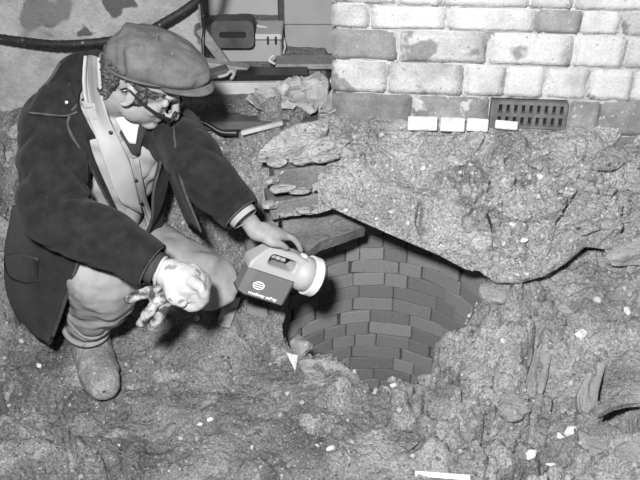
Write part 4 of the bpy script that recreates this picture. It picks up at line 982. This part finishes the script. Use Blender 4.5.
mk('hem', *tube([c+s_*.066*math.cos(a)+w_*.066*math.sin(a) for a in np.linspace(0, 2*PI, 16, endpoint=False)], .0085, 8, 60, closed=True), M_trou, trousers)
# --- boots
def boot(an, toe_dir, gz0, name='boot'):
    d = nrm(np.array([toe_dir[0], toe_dir[1], 0])); z0 = gz0
    a = np.array([an[0], an[1], 0]); zf = np.array([0, 0, 1.])
    T = [tube([a+zf*(z0+.20)-d*.005, a+zf*(z0+.13)-d*.005, a+zf*(z0+.07)], [.062, .062, .062], 20, 14, roundcap=True),
         tube([a-d*.05+zf*(z0+.045), a+d*.02+zf*(z0+.055), a+d*.10+zf*(z0+.045), a+d*.165+zf*(z0+.035)], [.048, .058, .058, .046], 20, 18, roundcap=True, aspect=1.05)]
    me = fuse(T, .006, 8, .5); v = np_verts(me); v[:, 2] = np.maximum(v[:, 2], z0+.010); n = np_normals(me)
    set_verts(me, v+n*(.003*fbm(v*40, 3, 9))[:, None]); o = link(name, me, M_boot, person, True)
    s = np.cross(d, zf); out = []
    for k in range(40):
        t = 2*PI*k/40; x = .055+.118*math.cos(t); y = .058*math.sin(t)*(1 if math.cos(t) > -.3 else .85); out.append(a+d*x+s*y)
    v = [p+zf*(z0-.012) for p in out]+[p+zf*(z0+.018) for p in out]; f = [tuple(range(40)), tuple(range(79, 39, -1))]+[(i, 40+i, 40+(i+1) % 40, (i+1) % 40) for i in range(40)]
    mk('sole', v, f, M_boot, o, False); return o
bt = np.array([-.715, 2.00]); boot(bt, (.42, -.9), gz(bt[0]+.03, bt[1]-.06)+.0)
b2 = np.array([-.62, 2.25]); boot(b2, (.8, -.4), gz(b2[0], b2[1]))
# --- glove worn on the near hand
Y = 1.705
G = [tube([at(160, 271, 1.722), at(172, 276, 1.71), at(184, 281, Y)], [.036, .046, .050], 20, 14, roundcap=True, aspect=.85), ellipsoid(at(184, 284, Y), (.048, .036, .052)), ellipsoid(at(194, 290, Y), (.030, .032, .040))]
for k, (dx, dy, dY) in enumerate([(0, 0, -.018), (1, -3, .002), (2, -7, .022), (1, -12, .040)]):
    G.append(tube([at(190+dx, 280+dy, Y-.012+dY*.8), at(202+dx, 288+dy, Y-.012+dY), at(203+dx, 300+dy, Y+dY), at(193+dx, 308+dy, Y+.004+dY), at(180+dx, 304+dy, Y+.012+dY)], [.017, .016, .016, .015, .013], 12, 20, roundcap=True))
G.append(tube([at(170, 284, Y-.02), at(172, 296, Y-.034), at(181, 303, Y-.03)], [.018, .016, .013], 12, 14, roundcap=True))
me = fuse(G, .0045, 5, .5); v = np_verts(me); n = np_normals(me); set_verts(me, v+n*(.0035*fbm(v*34, 3, 801)-.001)[:, None])
gv = link('glove', me, M_glove, person, True); gv['label'] = 'white canvas work glove on the near hand'
d = nrm(at(184, 281, Y)-at(160, 271, 1.722)); c = at(161, 271.5, 1.721); s_ = nrm(np.cross(d, (0, 0, 1))); w_ = np.cross(s_, d)
mk('cuff_hem', *tube([c+s_*.038*math.cos(a)*.9+w_*.040*math.sin(a) for a in np.linspace(0, 2*PI, 16, endpoint=False)], .004, 8, 48, closed=True), M_glove, gv)
# --- the other glove, dangling from that hand: dirty fingers
G = [tube([at(176, 296, Y-.005), at(166, 294, Y-.006), at(158, 297, Y-.004)], [.016, .022, .022], 14, 12, roundcap=True, aspect=1.5)]
for p in ([(168, 289, 0), (152, 291, -.004), (140, 295, -.006), (128, 299, -.004)], [(165, 293, -.016), (156, 302, -.028), (148, 313, -.032), (141, 323, -.028)], [(170, 297, -.014), (165, 307, -.020), (158, 317, -.022), (152, 326, -.018)]):
    G.append(tube([at(a, b, Y+c) for a, b, c in p], [.0115, .0130, .0140, .0120], 12, 20, roundcap=True, aspect=1.1))
me = fuse(G, .003, 3, .5); v = np_verts(me); n = np_normals(me); set_verts(me, v+n*(.0025*fbm(v*50, 3, 811))[:, None])
dg_ = link('work_glove', me, M_glove2, None, True); tag(dg_, 'stained dirty work glove dangling from the man\'s white gloved hand', 'glove')

# ------------------------------------------------------------------ the lantern
lant = empty('hand_lantern', LO); LM = Matrix([[la[i], lb[i], lc[i], LO[i]] for i in range(3)]+[[0, 0, 0, 1]]); lant.matrix_world = LM
def lp(name, v, f, mat, parent=lant, smooth=False): return mk(name, v, f, mat, parent, smooth)
tag(lant, 'two-tone plastic hand lantern held out over the well', 'lantern')
# battery box: chamfered prism, rear corner cut
poly = [(-.092, .022), (-.075, .040), (.048, .040), (.058, .030), (.058, -.030), (.048, -.040), (-.075, -.040), (-.092, -.022)]
v, f = prism(poly, -.092, -.012)
lb_o = lp('battery_box', v[:, [0, 2, 1]], [q[::-1] for q in f], M_lmid)
v, f = prism([(x*1.02, y*1.02) for x, y in poly], -.094, -.091); lp('base_rim', v[:, [0, 2, 1]], [q[::-1] for q in f], M_black, lb_o)
# top housing with the handle slot through it
def resample(poly, n):
    P = np.array(poly+[poly[0]], float); L_ = np.concatenate([[0], np.cumsum(np.hypot(*np.diff(P, axis=0).T))]); t = np.linspace(0, L_[-1], n, endpoint=False)
    return np.stack([np.interp(t, L_, P[:, 0]), np.interp(t, L_, P[:, 1])], 1)
def ang_resample(poly, c, n):
    R_ = resample(poly, 400); a = np.arctan2(R_[:, 1]-c[1], R_[:, 0]-c[0]); out = []
    for t in np.linspace(-PI, PI, n, endpoint=False): out.append(R_[np.argmin(np.abs((a-t+PI) % (2*PI)-PI))])
    return np.array(out)
outer = [(-.098, -.014), (-.098, .006), (-.066, .052), (-.050, .064), (.030, .066), (.058, .060), (.085, .055), (.085, -.014)]
slot = rrect(.086, .034, .012, 4); sc = (-.004, .029); slot = [(x+sc[0], y+sc[1]) for x, y in slot]
n = 72; O_ = ang_resample(outer, sc, n); I_ = ang_resample(slot, sc, n)
v = []
hw = lambda p: .036-.014*max(0, (p[1]-.0)/.07)
for sgn in (1, -1):
    for r, kk in ((I_, 0), (I_*.0+I_+(O_-I_)*.12, 1), (I_+(O_-I_)*.86, 1), (O_, 2)):
        for p in r: v.append((p[0], p[1], sgn*(hw(p)-(.006 if kk in (0, 2) else 0))))
f = []
for b, fl_ in ((0, False), (4*n, True)):
    for k in range(3):
        for i in range(n): j = (i+1) % n; q = (b+k*n+i, b+(k+1)*n+i, b+(k+1)*n+j, b+k*n+j); f.append(q[::-1] if fl_ else q)
for k in (0, 3):
    for i in range(n): j = (i+1) % n; q = (k*n+i, k*n+j, 4*n+k*n+j, 4*n+k*n+i); f.append(q if k == 0 else q[::-1])
hs = lp('housing', v, f, M_lpale)
bm = bmesh.new(); bm.from_mesh(hs.data); bmesh.ops.recalc_face_normals(bm, faces=bm.faces[:]); bm.to_mesh(hs.data); bm.free()
def lathe(prof, seg=40):
    v = []; f = []
    for x, r in prof:
        for k in range(seg): a = 2*PI*k/seg; v.append((x, r*math.cos(a)+.010, r*math.sin(a)))
    m = len(prof)
    f = [(j*seg+k, j*seg+(k+1) % seg, (j+1)*seg+(k+1) % seg, (j+1)*seg+k) for j in range(m-1) for k in range(seg)]
    f.append(tuple(range(seg))[::-1]); f.append(tuple((m-1)*seg+k for k in range(seg))); return v, [q[::-1] for q in f]
lp('reflector_head', *lathe([(.045, .030), (.058, .044), (.075, .052), (.100, .054)]), M_lpale, lant, True)
rim = lp('lens_rim', *lathe([(.098, .055), (.099, .060), (.124, .060), (.128, .056), (.1285, .050)]), M_lwhite, lant, False)
lp('lens', *lathe([(.128, .050), (.134, .035), (.136, .010)]), M_lwhite, rim, True)
lp('switch', *box_vf((.052, .060, -.008), (.068, .068, .008)), M_lwhite)
# printed emblem and words on the box side
def disc(r, n=28, z=.0): return [(r*math.cos(2*PI*k/n), r*.72*math.sin(2*PI*k/n)) for k in range(n)]
v, f = prism(disc(.0185), .0402, .0407); v = v+np.array([-.046, -.054, 0]); em = lp('emblem', v, f, M_print, lb_o)
for dy, w in ((.0048, .012), (.0, .0155), (-.0048, .012)):
    v, f = prism([(-w, -.0017), (w, -.0017), (w, .0017), (-w, .0017)], .0406, .0410); v = v+np.array([-.046, -.054+dy*1.35, 0]); lp('stripe', v, f, M_lmid, lb_o)
fc = bpy.data.curves.new('t', 'FONT'); fc.body = 'roadway safety'; fc.size = .0135; fc.extrude = .0003; fc.offset = .0004; fc.align_x = 'LEFT'
fo = bpy.data.objects.new('t', fc); col.objects.link(fo); dg = bpy.context.evaluated_depsgraph_get(); dg.update()
tm = bpy.data.meshes.new_from_object(fo.evaluated_get(dg)); bpy.data.objects.remove(fo)
tv = np_verts(tm); wid = tv[:, 0].max()-tv[:, 0].min(); tv[:, 0] = (tv[:, 0]-tv[:, 0].min())*(.094/wid)-.066; tv[:, 1] = tv[:, 1]*1.0-.0855; tv[:, 2] += .0406; set_verts(tm, tv)
tm.materials.clear(); t_o = link('lettering', tm, M_print, lb_o)
